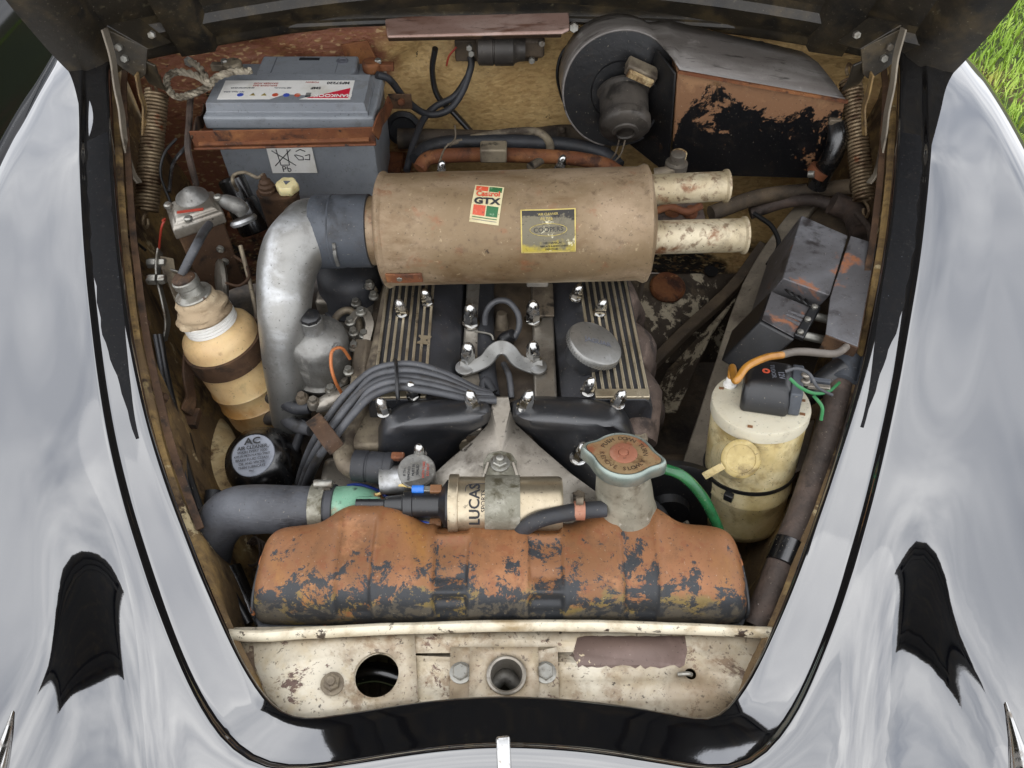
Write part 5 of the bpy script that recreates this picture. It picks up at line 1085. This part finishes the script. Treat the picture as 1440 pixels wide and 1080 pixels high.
# dark wiring along the left inner wing, rusty bracket, cream bulge
o = B().tube(A([(224, 470, .83), (232, 520, .80), (245, 580, .78), (258, 640, .76), (275, 700, .75), (300, 770, .74), (325, 830, .73), (350, 878, .72)]), .0055, 10, 7).done('wing_loom', 'blackplastic', None); tag(o, 'black wiring loom clipped down the left inner wing', 'loom')
o = B().tube(A([(218, 470, .835), (226, 520, .805), (238, 580, .785), (252, 640, .77), (268, 700, .76), (292, 775, .75)]), .003, 8, 7).done('wing_loom', 'cable', None); tag(o, 'thin grey cable beside the black wing loom', 'loom')
o = B(); o.strip(A([(266, 498, .80), (265, 530, .79), (268, 560, .76), (262, 580, .755)]), .022, .004, X + Z*.4); o.box(at(262, 588, .74), X*.036, Y*.03, Z*.012); tag(o.done('rusty_bracket', 'rustdark', None, bevel=.001), 'small rusty bracket beside the cream bottle band', 'bracket')
def bulge(u, v):
    a = 2*math.pi*u; r = .085*v; c = at(296, 655, .65); p = c + V((math.cos(a)*r*.55 - math.sin(a)*r*.35, math.sin(a)*r*1.25, .032*(1 - v*v)**.7 - .01)); return p
o = B().grid(bulge, 40, 14).done('wing_bulge', 'creamdirt', car, smooth=70, label='cream painted bulge flaking to brown')
o = B().tube(A([(262, 610, .745), (266, 630, .735), (272, 655, .72)]), [.006, .0075, .008], 12, 5).done('drain_tube', 'blackplastic', None); tag(o, 'short black drain tube end on the cream bulge', 'tube')
# round black breather filter with lettered plate
fp = at(356, 640, .745); fn = V((-.12, -.28, 1)).normalized()
fl = thing('breather_filter', 'round black breather filter with grey lettered plate above the top hose', 'filter', fp - fn*.06)
pl = fp + V((-.006, .002, 0))
B().lathe(fp - fn*.055, fn, [(.034, 0), (.040, .002), (.0530, .012), (.0540, .015), (.0530, .018), (.0510, .030), (.0450, .045), (.0345, .054), (.0315, .0555), (.0305, .054)], 56).done('filter_body', 'blackgloss', fl, smooth=60)
MT['nameplate'] = mat('nameplate', '#8b8f98', .45, .2, layers=[('#767a84', 30, .45, .7)])
B().lathe(fp - fn*.003, fn, [(.0305, 0), (.0305, .0022), (.0298, .003), (0, .0031)], 48).done('name_plate', 'nameplate', fl)
fx = V((1, .12, 0)); fmp = plane(fp + fn*.0003, fx - fn*fx.dot(fn), fn.cross(fx - fn*fx.dot(fn)))
MT['plate_ink'] = MT['black']
lettering([('AC', .013, 0, .0195, 0, .0003, 1.3), ('AIR CLEANER', .0070, 0, .0105, 0, .0001), ('WASH EVERY 2000', .0052, 0, .0045, 0), ('KMS IN METHYLATED SPIRIT', .0044, 0, -.0010, 0, 0, .92), ('BRAKE FLUID CLEAN', .0050, 0, -.0066, 0), ('OIL AND WATER', .0048, 0, -.0122, 0), ('THEN LUBRICATE', .0048, 0, -.0178, 0), ('7961', .004, 0, -.0236, 0)], fmp, 'black', fl, .0006 + .0026)
# clutter low at left of the radiator
o = B().tube(A([(322, 800, .70), (335, 830, .69), (352, 862, .68), (372, 900, .66)]), .016, 14, 6).done('lower_hose', 'blackgloss', None); tag(o, 'glossy black hose dropping beside the copper tank', 'hose')
b = B()
c0 = at(350, 775, .64)
for k in range(4):
    b.tube([c0 + V((.016*(1+.15*k)*math.cos(t), .02*(1+.1*k)*math.sin(t), -.008*k + .01*math.sin(t*2))) for t in [2*math.pi*j/14 for j in range(15)]], .0018, 8, 3)
o = b.done('wire_coil', 'loom', None); tag(o, 'loose coil of brown wire in the gap beside the copper tank', 'wire')
o = B().tube(A([(300, 690, .73), (298, 720, .72), (302, 745, .71), (300, 762, .70)]), .011, 12, 5).done('horn_wire_boot', 'rubber', None); tag(o, 'black rubber boot at the end of the thick top hose', 'boot')
for px, py, lab in ((300, 760, 'small zinc terminal beside the loose brown wire'), (312, 772, 'black junction cap beside the loose brown wire')):
    bb = B(); bb.cyl(at(px, py, .70), at(px + 8, py + 4, .705), .008, seg=14); tag(bb.done('terminal_cap', 'zinc' if px == 300 else 'blackgloss', None), lab, 'terminal')

# ================================================================== bulkhead fittings
tr_ = thing('bulkhead_tray', 'scratched pinkish metal shelf on the bulkhead above the small motor', 'shelf', aty(670, 40, 1.33))
q = [aty(541, 26, 1.375), aty(800, 20, 1.375), aty(801, 42, 1.30), aty(790, 48, 1.295), aty(545, 53, 1.295)]
B().plate(q, .006).done('shelf_plate', 'pinktray', tr_, bevel=.003, seg=3)
B().plate([q[4], q[3], q[3] - Z*.010 + Y*.01, q[4] - Z*.010 + Y*.01], .003).done('shelf_lip', 'rustdark', tr_, bevel=.001)
wm = thing('wiper_motor', 'grimy grey cylindrical motor mounted under the pinkish shelf', 'motor', aty(700, 75, 1.33))
c = aty(698, 70, 1.33)
B().lathe(c - X*.034, X, [(.020, 0), (.026, .003), (.0265, .028), (.0245, .029), (.0245, .031), (.0265, .032), (.0265, .064), (.022, .068), (.020, .074), (.019, .085)], 36).done('motor_case', 'motorgrey', wm)
B().box(c + V((.055, .012, .002)), X*.06, Y*.03, Z*.035).done('gearbox', 'baydark', wm, bevel=.006, seg=3)
B().box(c + V((0, .026, -.014)), X*.15, Y*.006, Z*.04).done('mounting_plate', 'baydark', wm, bevel=.003)
for px, py in ((660, 66), (663, 74), (762, 60), (748, 84)):
    bb = B(); bb.hexa(aty(px, py, 1.32), (0, -1, .2), .006, .01); bb.done('mounting_nut', 'zinc', wm)
o = B().tube(AY([(642, 66, 1.345), (632, 78, 1.345), (628, 92, 1.35)]), .0018, 8, 5).done('motor_wire', 'redwire', None); tag(o, 'short red wire beside the small grey motor', 'wire')
p = aty(807, 38, 1.34); o = B(); o.hexa(p, (0, -1, .3), .009, .012); tag(o.done('bulkhead_bolt', 'zinc', None), 'bolt between the pinkish shelf and the blower drum', 'bolt')
o = B().tube(AY([(812, 52, 1.345), (790, 75, 1.345), (784, 105, 1.34), (792, 140, 1.335), (806, 165, 1.32)]), .0030, 8, 7).done('bulkhead_cable', 'black', None); tag(o, 'thin black cable curving down left of the blower drum', 'cable')
# square rusty bracket on the left of the bulkhead
p = aty(505, 78, 1.345); o = B(); o.plate([p + V((-.03, 0, .02)), p + V((.02, 0, .028)), p + V((.035, 0, -.02)), p + V((-.02, 0, -.03))], .004); tag(o.done('bulkhead_bracket', 'rust', None, bevel=.001), 'rusty bracket plate behind the battery terminal', 'bracket')
# hoses across the bulkhead foot
for P, r_, m, lab in (([(585, 225, 1.17), (600, 208, 1.20), (640, 200, 1.22), (720, 200, 1.22), (790, 203, 1.22), (845, 215, 1.20), (870, 235, 1.17)], .013, 'rubber', 'black hose along the foot of the tan bulkhead'),
                      ([(590, 238, 1.14), (605, 222, 1.16), (660, 218, 1.17), (740, 219, 1.17), (800, 222, 1.17), (850, 232, 1.15), (880, 250, 1.12)], .0125, 'rust', 'rusty water pipe behind the tan canister'),
                      ([(585, 212, 1.20), (640, 200, 1.215), (690, 190, 1.23), (720, 186, 1.235), (755, 186, 1.23), (772, 200, 1.21), (770, 218, 1.18), (745, 235, 1.14)], .0075, 'castdirty', 'curled grey pipe over the bulkhead hoses')):
    o = B().tube(AY(P), r_, 14, 7).done('bulkhead_hose', m, None, smooth=60); tag(o, lab, 'hose')
o = B().tube(AY([(560, 195, 1.29), (640, 196, 1.29), (720, 198, 1.28), (800, 190, 1.29), (860, 205, 1.27)]), .019, 14, 6).done('bulkhead_hose', 'baydark', None, smooth=60); tag(o, 'thick dirty dark hose tucked under the tan bulkhead edge', 'hose')
p = aty(694, 222, 1.155); o = B(); o.box(p + Z*.012, X*.045, Y*.03, Z*.026); tag(o.done('hose_clip', 'castdirty', None, bevel=.003), 'square metal clip round the bulkhead hoses', 'clip')
p = aty(790, 192, 1.26); o = B(); o.strip([p + V((0, 0, .02)), p, p - V((0, 0, .02))], .016, .003, -Y); o.hexa(p + V((0, -.004, .018)), -Y, .006, .006); tag(o.done('hose_bracket', 'castdirty', None, bevel=.001), 'small bolted bracket on the thick dark hose', 'bracket')
p = aty(568, 180, 1.33); o = B().lathe(p, (0, -1, .2), [(.034, 0), (.034, .006), (.026, .010), (.022, .006), (.0, .006)], 30).done('rubber_grommet', 'rubber', None); tag(o, 'black rubber grommet in the bulkhead beside the battery', 'grommet')
for px, py in ((620, 240), (787, 233)):
    B().dome(at(px, py + 5, .868), Z + X*.2, .008, .028).done('dome_nut', 'chrome', eng, smooth=40)

# ================================================================== heater: drum, motor, case
ht = thing('heater_unit', 'black and rust heater case with round blower drum on the bulkhead', 'heater', aty(1000, 250, 1.25))
hc = aty(872, 128, 1.22); hax = V((0, -1, .22)).normalized()
rdr = .098
sx_ = V((1, 0, 0)); sy_ = sx_.cross(hax) * -1; sy_ = sy_ if sy_.z > 0 else -sy_
fy = 1.165
TL, TRr, BR, BL = aty(953, 99, fy), aty(1190, 141, fy - .02), aty(1168, 252, fy - .02), aty(943, 246, fy)
RB1, RB2 = aty(938, 28, 1.33), aty(1128, 72, 1.30)
fr_, bk_ = [], []
for k in range(34):
    a = R(258 - 200 * k / 33); rr_ = rdr * (1 + .0 * k)
    fr_.append(hc + (sx_*math.cos(a) + sy_*math.sin(a)) * rr_); bk_.append(hc - hax*.11 + (sx_*math.cos(a) + sy_*math.sin(a)) * rr_)
tf, tb = fr_[-1], bk_[-1]
for k in range(1, 21):
    t = k / 20; up = Z * (.010 * math.sin(math.pi * t)); f_ = smooth01(t * 2.2)
    fr_.append(tf.lerp(TL, min(1, t * 2.6)) + up if t < .385 else TL.lerp(TRr, (t - .385) / .615)); bk_.append(tb.lerp(RB1, min(1, t * 2.6)) if t < .385 else RB1.lerp(RB2, (t - .385) / .615))
rr = [[p, p.lerp(q, .33) + Z*.006*smooth01((i - 26) / 14), p.lerp(q, .66) + Z*.008*smooth01((i - 26) / 14), q] for i, (p, q) in enumerate(zip(fr_, bk_))]
b = B(); b.add([q for r in rr for q in r], [(i*4+j, i*4+4+j, i*4+5+j, i*4+1+j) for i in range(len(rr)-1) for j in range(3)])
b.done('scroll_band', 'heatergrey', ht, smooth=50, solid=.003)
B().lathe(hc - hax*.0025, hax, [(rdr - .003, 0), (rdr - .003, .0025), (.05, .0025), (.048, .006), (0, .006)], 64).done('drum_face', 'blowerblack', ht)
mc = hc + V((.006, 0, -.004)); max_ = V((0, -1, -.42)).normalized()
B().lathe(mc, max_, [(.046, 0), (.046, .004), (.041, .008), (.040, .050), (.043, .053), (.043, .066), (.038, .072), (.022, .075), (.021, .078), (.016, .079), (.015, .076), (0, .076)], 48).done('blower_motor', 'motorgrey', ht, smooth=40)
B().box(mc + V((.022, -.020, .050)), V((.05, 0, -.022)), V((.004, .024, .006)), V((.006, -.004, .018))).done('resistor_block', 'castdirty', ht, bevel=.003)
B().box(mc + V((.019, -.036, .046)), V((.042, 0, -.019)), V((.002, .006, .002)), V((.004, -.002, .010))).done('resistor_strip', 'creamdirt', ht, bevel=.001)
B().tube([mc + V((.044, -.02, .03)), mc + V((.058, -.02, .0)), mc + V((.052, -.03, -.035)), mc + V((.03, -.04, -.06))], .0025, 8, 6).done('motor_wire', 'black', ht)
for dx in (-.006, .004): B().tube([mc + V((dx, -.06, -.045)), mc + V((dx - .006, -.066, -.075)), mc + V((dx - .02, -.06, -.10))], .0015, 6, 5).done('motor_lead', 'castdirty', ht)
B().loft([[BL, BR, TRr - Z*.003, TL - Z*.003], [BL + V((-.0, .15, 0)), BR + V((-.03, .13, 0)), RB2 - Z*.012, RB1 - Z*.012]]).done('heater_case', 'heaterface', ht, bevel=.003)
B().strip([TL - Y*.006 + Z*.001, TRr - Y*.006 + Z*.001], .004, .005, Z, k=1).done('case_seam', 'rust', ht)
B().plate([hc + V((.052, -.002, .074)), TL + V((-.002, 0, -.004)), BL + V((-.004, 0, 0)), hc + V((.025, .01, -.105))], .004).done('drum_outlet', 'blowerblack', ht, bevel=.002)
# outlet hose of the heater with clip
o = thing('heater_hose', 'ribbed black heater hose with rusty clip at the case corner', 'hose', at(1155, 245, .80))
B().tube([*AY([(1176, 176, 1.15), (1178, 195, 1.13), (1170, 220, 1.12), (1158, 240, 1.12), (1148, 262, 1.12)])], .0165, 22, 8).done('hose_body', 'blackgloss', o, smooth=60)
c = aty(1157, 241, 1.12); B().lathe(c - V((.004, 0, -.006)), V((-.45, 0, -1)), [(.0165, 0), (.0185, 0), (.0185, .013), (.0165, .013)], 28).done('hose_clip', 'rust', o)
B().cyl(c + V((-.026, -.008, .0)), c + V((-.018, -.014, .004)), .006, seg=12).done('clip_screw', 'zinc', o)
B().box(aty(1174, 170, 1.145), X*.02, Y*.012, Z*.01).done('hose_union', 'castdirty', o, bevel=.002)
# brass tap below the case
o = thing('heater_tap', 'dirty brass heater tap behind the outlet pipes', 'tap', at(945, 235, .88))
B().lathe(at(950, 238, .895), Z, [(.018, 0), (.018, .012), (.012, .014), (.012, .028), (.009, .03)], 24).done('tap_body', 'castsilver', o)
B().lathe(at(954, 224, .905), Z, [(.011, 0), (.012, .004), (.012, .012), (.008, .015)], 20).done('tap_head', 'creamdirt', o)
B().tube(A([(920, 245, .89), (938, 242, .895), (950, 240, .90)]), .009, 14, 4).done('tap_pipe', 'castdirty', o)
for P, r_, m, lab in (([(1000, 300, .76), (1070, 276, .77), (1140, 268, .78), (1200, 262, .82)], .014, 'baydark', 'dark pipe running under the heater case'), ([(1055, 300, .74), (1105, 284, .76), (1150, 282, .78), (1190, 300, .78)], .011, 'loom', 'rubber hose curving behind the grey cover box'), ([(1170, 285, .80), (1200, 300, .79), (1212, 330, .80)], .020, 'loom', 'thick wrapped hose below the right coil spring')):
    o = B().tube(A(P), r_, 14, 6).done('bay_pipe', m, None, smooth=60); tag(o, lab, 'pipe')

# ================================================================== right side
# sloping valance beam
def beam(P, wd, th): return B().strip(A(P), wd, th, (-.55, -.15, 1))
o = beam([(1145, 278, .74), (1110, 320, .735), (1068, 385, .73), (1045, 440, .725), (1020, 520, .715), (995, 600, .70), (968, 680, .68), (950, 740, .66)], .036, .012).done('wing_beam', 'wingbeam', car, bevel=.003, label='grey inner wing beam')
P0 = [(1145, 278, .74), (1095, 345, .733), (1055, 415, .728), (1022, 515, .716)]; P1 = [(1290, 262, .78), (1278, 360, .77), (1262, 450, .75), (1225, 545, .72)]
b = B(); aa, cc2 = cat(A(P0), 8), cat(A(P1), 8); aa = [p - Z*.006 for p in aa]
b.add([q for i in range(len(aa)) for q in (aa[i], aa[i].lerp(cc2[i], .5) - Z*.012, cc2[i])], [(i*3+j, i*3+3+j, i*3+4+j, i*3+1+j) for i in range(len(aa)-1) for j in (0, 1)])
b.done('wing_valance', 'baydark', car, smooth=60, solid=.004)
b = B(); b.add([q for p in aa for q in (p + V((-.012, 0, 0)), p + V((.03, 0, -.30)))], [(i*2, i*2+2, i*2+3, i*2+1) for i in range(len(aa)-1)]); b.done('valance_side', 'baydark', car, smooth=60, solid=.004)
# cream turret and diagonal stays
def turret(u, v): return at(880 + 170*u - 20*v, 385 + 125*v, .60 - .06*v + .02*math.sin(u*4) - .05*u*v)
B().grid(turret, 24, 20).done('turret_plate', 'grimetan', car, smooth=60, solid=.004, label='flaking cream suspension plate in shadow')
p = at(938, 405, .605); B().lathe(p, (0, -.2, 1), [(.034, 0), (.034, .005), (.030, .010), (.012, .011), (0, .011)], 36).done('rust_cap', 'rust', car)
p = at(1000, 382, .612); B().lathe(p, (0, -.2, 1), [(.013, 0), (.013, .002), (.011, .002)], 24).done('turret_hole', 'black', car)
B().strip(A([(1075, 345, .68), (1030, 405, .64), (960, 470, .61), (900, 530, .58)]), .02, .02, Z).done('stay_bar', 'baydark', car, bevel=.002)
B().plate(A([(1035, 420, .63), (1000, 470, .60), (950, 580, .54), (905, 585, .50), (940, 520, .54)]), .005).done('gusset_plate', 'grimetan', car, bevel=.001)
B().tube(A([(905, 395, .60), (898, 430, .58), (893, 480, .55)]), .010, 12, 4).done('steering_pipe', 'baydark', car)
B().box(at(930, 690, .60), X*.10, Y*.10, Z*.08).done('fan_shroud', 'baydark', car, bevel=.02, seg=4)
# grey folded cover box
cb_ = thing('cover_box', 'grey metal cover box with rust blooms folded over the inner wing', 'cover', at(1170, 400, .74))
q = A([(1127, 303), (1193, 331), (1167, 416), (1101, 391)], .885); dn = V((-.02, .02, -.10))
B().prism(q, dn).done('cover_top', 'boxgrey', cb_, bevel=.0015)
q2 = A([(1196, 332, .887), (1233, 344, .889), (1206, 488, .889), (1161, 470, .887), (1167, 420, .887), (1172, 404, .887)])
B().plate(q2, .003).done('cover_flap', 'boxgrey', cb_, bevel=.0008)
B().plate([q2[1], q2[2], q2[2] - Z*.08, q2[1] - Z*.08], .003).done('cover_side', 'rustdark', cb_, bevel=.0008)
B().plate([q2[3], q2[2], q2[2] - Z*.03, q2[3] - Z*.03], .003).done('cover_end', 'rustdark', cb_, bevel=.0008)
# black regulator
rg = thing('voltage_regulator', 'black ribbed voltage regulator box under the grey cover', 'regulator', at(1060, 500, .75))
q = A([(1083, 410), (1142, 434), (1117, 478), (1069, 452)], .862); v_ = at(1013, 507, .79) - q[3]
B().prism(q, v_).done('regulator_cover', 'blackplastic', rg, bevel=.003, seg=3)
nrm = (q[1] - q[0]).cross(q[3] - q[0]).normalized(); nrm = nrm if nrm.z > 0 else -nrm
B().prism([p + nrm*.0015 for p in [q[0].lerp(q[2], .03), q[1].lerp(q[3], .03), q[2].lerp(q[0], .03), q[3].lerp(q[1], .03)]], nrm*.0015).done('regulator_end', 'boxgrey', rg, bevel=.001)
for t in (.38, .5, .62):
    B().tube([q[0].lerp(q[3], t).lerp(q[1].lerp(q[2], t), .55) + nrm*.003, q[0].lerp(q[3], t).lerp(q[1].lerp(q[2], t), .95) + nrm*.004], [.001, .003], 8, 1).done('cast_rib', 'boxgrey', rg)
e0, e1 = q[1], q[2]
B().strip([e0 + nrm*.004 + X*.004, e1 + nrm*.004 + X*.004], .014, .008, nrm, k=1).done('terminal_strip', 'blackplastic', rg, bevel=.002)
for t in (.1, .5, .9):
    p = e0.lerp(e1, t) + nrm*.008 + X*.003; bb = B(); bb.lathe(p, nrm, [(.0045, 0), (.0045, .003), (.003, .004), (0, .004)], 12); bb.done('terminal_screw', 'zinc', rg)
for t in (.25, .85):
    p = e0.lerp(e1, t) + X*.008; B().cyl(p, p + V((.032, -.006, -.004)), .006, seg=14).done('spacer_tube', 'zinc', rg)
o = B()
for k in range(4): o.tube(A([(1100 + k*9, 398 + k*4, .85), (1106 + k*10, 408 + k*6, .868), (1120 + k*8, 420 + k*5, .866)]), .0018, 6, 5)
tag(o.done('regulator_wiring', 'black', None), 'black wires between the grey cover and the regulator', 'wiring')
# washer bottle
wl = at(1070, 564, .866); wb = at(1040, 726, .655); wax = (wl - wb).normalized(); hL = (wl - wb).length
ws = thing('washer_bottle', 'yellowed washer bottle with white lid, black pump and zip tie', 'bottle', wb)
B().lathe(wb, wax, [(.045, 0), (.053, .006), (.056, .02), (.057, .075), (.0585, .078), (.0575, .081), (.058, hL*.62), (.0588, hL - .024), (.055, hL - .010), (.052, hL - .006)], 56).done('bottle_body', 'bottle2', ws, smooth=50)
B().lathe(wb, wax, [(.0585, hL - .018), (.0605, hL - .017), (.0605, hL - .004), (.0595, hL - .001), (.057, hL), (0, hL + .0005)], 56).done('lid', 'whiteplastic', ws)
lx = V((1, -.32, 0)); lx = (lx - wax*lx.dot(wax)).normalized(); ly = wax.cross(lx)
for a in (15, 100, 165, 260, 345):
    p = wl + (lx*math.cos(R(a)) + ly*math.sin(R(a)))*.0515; B().box(p + wax*.0005, lx*.006, ly*.004, wax*.001).done('lid_slot', 'brownplug', ws)
pc = wl + lx*.004 + ly*.010
def pump_ring(hh, sx, sy, n=10):
    return [pc + wax*hh + lx*(sgx*.029*sx) + ly*(sgy*.036*sy) for sgx, sgy in ((-1, -1), (1, -1), (1, 1), (-1, 1))]
B().loft([pump_ring(-.001, 1, 1), pump_ring(.018, .99, .98), pump_ring(.034, .93, .80), pump_ring(.040, .82, .62)]).done('pump_housing', 'blackplastic', ws, bevel=.006, seg=4, smooth=60)
B().box(pc + wax*.018 + lx*.034 + ly*.0, lx*.014, ly*.060, wax*.034).done('pump_side', 'sleeve', ws, bevel=.002)
for dy in (-.002, .010):
    p = pc + wax*.032 + lx*.043 + ly*dy; B().lathe(p, wax, [(.0055, 0), (.0055, .004), (.004, .0055), (0, .0055)], 16).done('terminal_screw', 'castsilver', ws)
    B().box(p + lx*.016 - wax*.003, lx*.026, ly*.007, wax*.005).done('terminal_tab', 'castsilver' if dy < 0 else 'sleeve', ws, bevel=.001)
pmx = (lx*.1 + ly).normalized()
pm2 = plane(pc + wax*.0402 + ly*.002, lx, ly)
lettering([('12V', .0095, .014, -.006, -80, .0002), ('TUDOR', .0075, .004, .000, -80)], pm2, 'inkgrey', ws, .0004)
lettering([('O', .011, -.004, -.002, 0, .0008)], pm2, 'orange', ws, .0005)
# filler cap on the shoulder, towards the front
cn_ = V((-.16, -.62, .76)).normalized(); cp = min((at(1041, 645, .66 + .002*k) for k in range(110)), key=lambda q: abs(((q - wb) - wax*(q - wb).dot(wax)).length - .076)); B().lathe(cp - cn_*.05, cn_, [(.030, 0), (.027, .02), (.0215, .040)], 36).done('filler_neck', 'bottle2', ws)
B().lathe(cp - cn_*.012, cn_, [(.022, 0), (.0215, .008), (.0215, .010), (.0235, .011), (.0235, .016), (.021, .0185), (.0175, .019), (.017, .0178), (0, .0178)], 40).done('filler_cap', 'capbrown', ws)
B().strip([cp + cn_*.004 + V((-.022, -.008, -.002)), cp + V((-.034, -.012, -.010)), cp + V((-.042, -.012, -.020))], .009, .003, cn_).done('cap_strap', 'bottle2', ws, bevel=.0006)
b = B(); b.lathe(wb + wax*(hL*.47), (wax + V((-.05, .10, 0))).normalized(), [(.0580, 0), (.0600, 0), (.0600, .0055), (.0580, .0055)], 56); b.done('zip_tie', 'blackplastic', ws)
tp_ = wb + wax*(hL*.485) + V((-.036, -.050, .000)); B().box(tp_, V((.010, -.006, 0)), V((.005, .008, 0)), wax*.010).done('tie_head', 'blackplastic', ws, bevel=.001)
np_ = wl + (lx*-.040 + ly*.022)
B().lathe(np_, wax, [(.0085, 0), (.0085, .003), (.0055, .004), (.0055, .012), (.004, .013)], 20).done('outlet_nipple', 'white', ws)
o = B().tube([np_ + wax*.008, np_ + wax*.03, *A([(1035, 535, .925), (1050, 516, .93), (1075, 503, .93), (1100, 498, .925)])], .0046, 12, 8).done('washer_tube', 'amberhose', None); tag(o, 'amber washer tube rising from the white bottle lid', 'tube')
o = B().tube(A([(1098, 498, .925), (1120, 494, .92), (1150, 496, .91), (1175, 497, .90), (1190, 488, .885), (1193, 480, .87)]), .0048, 12, 8).done('washer_tube', 'greyhose', None); tag(o, 'grey tube continuing from the amber one to the grey cover', 'tube')
for P, m, lab in (([(1110, 532, .935), (1125, 545, .93), (1145, 553, .92), (1165, 550, .90), (1180, 538, .87)], 'greenwire', 'green wire from the washer pump to the wing loom'), ([(1144, 556, .91), (1156, 572, .905), (1155, 590, .89)], 'greenwire', 'thin green wire drooping from the pump tab'), ([(1104, 522, .93), (1120, 518, .935), (1138, 526, .93), (1150, 545, .92), (1170, 555, .90)], 'cable', 'grey wire looping from the pump to the loom')):
    o = B().tube(A(P), .0020, 8, 7).done('pump_wire', m, None); tag(o, lab, 'wire')
# wrapped loom down the right side with sleeve, taped branch
lm_ = thing('wing_loom', 'thick brown wrapped loom along the right inner wing', 'loom', at(1100, 780, .74))
B().tube(A([(1196, 485, .85), (1188, 515, .85), (1180, 550, .845), (1166, 600, .835), (1148, 660, .82), (1126, 725, .805), (1104, 780, .79), (1082, 835, .775), (1062, 882, .76)]), [.0155, .0165, .0165, .0165, .0165, .0165, .017, .017, .018], 18, 8).done('wrapped_run', 'loom', lm_, smooth=60)
p0, p1 = at(1113, 762, .795), at(1100, 794, .787); B().lathe(p0, p1 - p0, [(.0172, 0), (.0192, .001), (.0192, (p1 - p0).length), (.0172, (p1 - p0).length + .001)], 28).done('black_sleeve', 'blackgloss', lm_)
B().tube(A([(1186, 520, .855), (1172, 528, .85), (1156, 540, .84), (1140, 552, .825), (1128, 562, .80)]), [.018, .0175, .0165, .0155, .014], 18, 6).done('taped_branch', 'blackplastic', lm_, smooth=60)
p0, p1 = at(1192, 506, .853), at(1183, 540, .85); B().lathe(p0, p1 - p0, [(.0166, 0), (.0188, .001), (.0188, (p1 - p0).length), (.0166, (p1 - p0).length + .001)], 28).done('tape_wrap', 'sleeve', lm_)
B().plate(A([(1115, 605, .80), (1145, 590, .80), (1128, 660, .78), (1108, 670, .77)]), .01).done('loom_bracket', 'baydark', lm_, bevel=.001)
# right lower debris
o = B().tube(A([(1050, 872, .77), (1060, 860, .775), (1072, 868, .775), (1060, 884, .77)]), .0022, 8, 5).done('frayed_wire', 'loom', None); tag(o, 'frayed brown wire end at the corner of the copper tank', 'wire')

# ------------------------------------------------------------------ small hardware
for px, py, z in ((182, 300, .90), (196, 388, .88), (207, 455, .86), (232, 560, .83), (252, 652, .80), (284, 745, .78)):
    p = at(px, py, z); bb = B(); bb.lathe(p - X*.004, (1, 0, .5), [(.008, 0), (.008, .0015), (.006, .002)], 16); bb.hexa(p - X*.003, (1, 0, .5), .0055, .006); bb.done('wing_bolt', 'rustdark', car)
for px, py, z in ((1243, 330, .90), (1232, 400, .88), (1198, 560, .84), (1170, 640, .82), (1140, 720, .80)):
    p = at(px, py, z); bb = B(); bb.hexa(p + X*.003, (-1, 0, .5), .0055, .006); bb.done('wing_bolt', 'rustdark', car)
B().box((bcx, by + bd/2, bz0 - .006), X*(bw + .02), Y*(bd + .02), Z*.010).done('battery_tray', 'rust', car, bevel=.002)
for k, (P, r_, m, lab) in enumerate((
    ([(338, 345, .86), (352, 400, .82), (362, 460, .78), (352, 520, .74)], .0035, 'castdirty', 'thin dirty brake pipe behind the elbow pipe'),
    ([(430, 590, .76), (412, 640, .72), (402, 680, .69), (420, 715, .66)], .0065, 'rubber', 'black rubber hose dropping past the round black filter'),
    ([(455, 600, .77), (436, 650, .73), (428, 690, .70)], .0050, 'cable', 'grey cable falling behind the clipped ignition leads'),
    ([(545, 700, .80), (530, 690, .80), (505, 682, .79), (480, 684, .77), (462, 676, .75)], .0024, 'bluewire', 'dark blue wire crossing behind the green outlet neck'),
    ([(880, 690, .76), (905, 700, .75), (930, 720, .73), (945, 760, .70)], .0065, 'rubber', 'black hose running down behind the grey filler neck'),
    ([(915, 300, .87), (940, 292, .87), (965, 298, .865), (985, 290, .86)], .0060, 'rust', 'rusty short pipe between the two outlet pipes'),
    ([(1060, 300, .79), (1085, 318, .79), (1095, 345, .78), (1080, 372, .77)], .0042, 'black', 'black wire drooping onto the grey wing beam'),
    ([(1205, 300, .84), (1222, 322, .85), (1226, 352, .855)], .0050, 'loom', 'brown wrapped wire beside the grey cover flap'),
    ([(640, 176, .90), (640, 195, .89), (626, 208, .88), (618, 228, .87)], .0016, 'castdirty', 'thin bent wire hanging before the bulkhead hoses'))):
    o = B().tube(A(P), r_, 10, 7).done('bay_line', m, None, smooth=60); tag(o, lab, 'wire' if r_ < .005 else 'hose')
for px, py, z in ((928, 290, .85), (945, 300, .845), (905, 297, .85), (970, 302, .84)):
    bb = B(); bb.lathe(at(px, py, z), Z, [(.012, 0), (.012, .006), (.008, .008)], 16); bb.hexa(at(px, py, z) + Z*.007, Z, .007, .008); bb.done('manifold_stud', random.choice(['rust', 'castdirty']), eng)
B().box(at(945, 305, .82), X*.10, Y*.06, Z*.04).done('manifold_rear', 'manifold', eng, bevel=.01, seg=3)
p = at(935, 700, .70); B().lathe(p, (0, -1, .15), [(.0, 0), (.075, 0), (.080, .004), (.080, .012), (.070, .016), (.030, .018), (.028, .03), (0, .03)], 40).done('fan_pulley', 'blackplastic', eng)
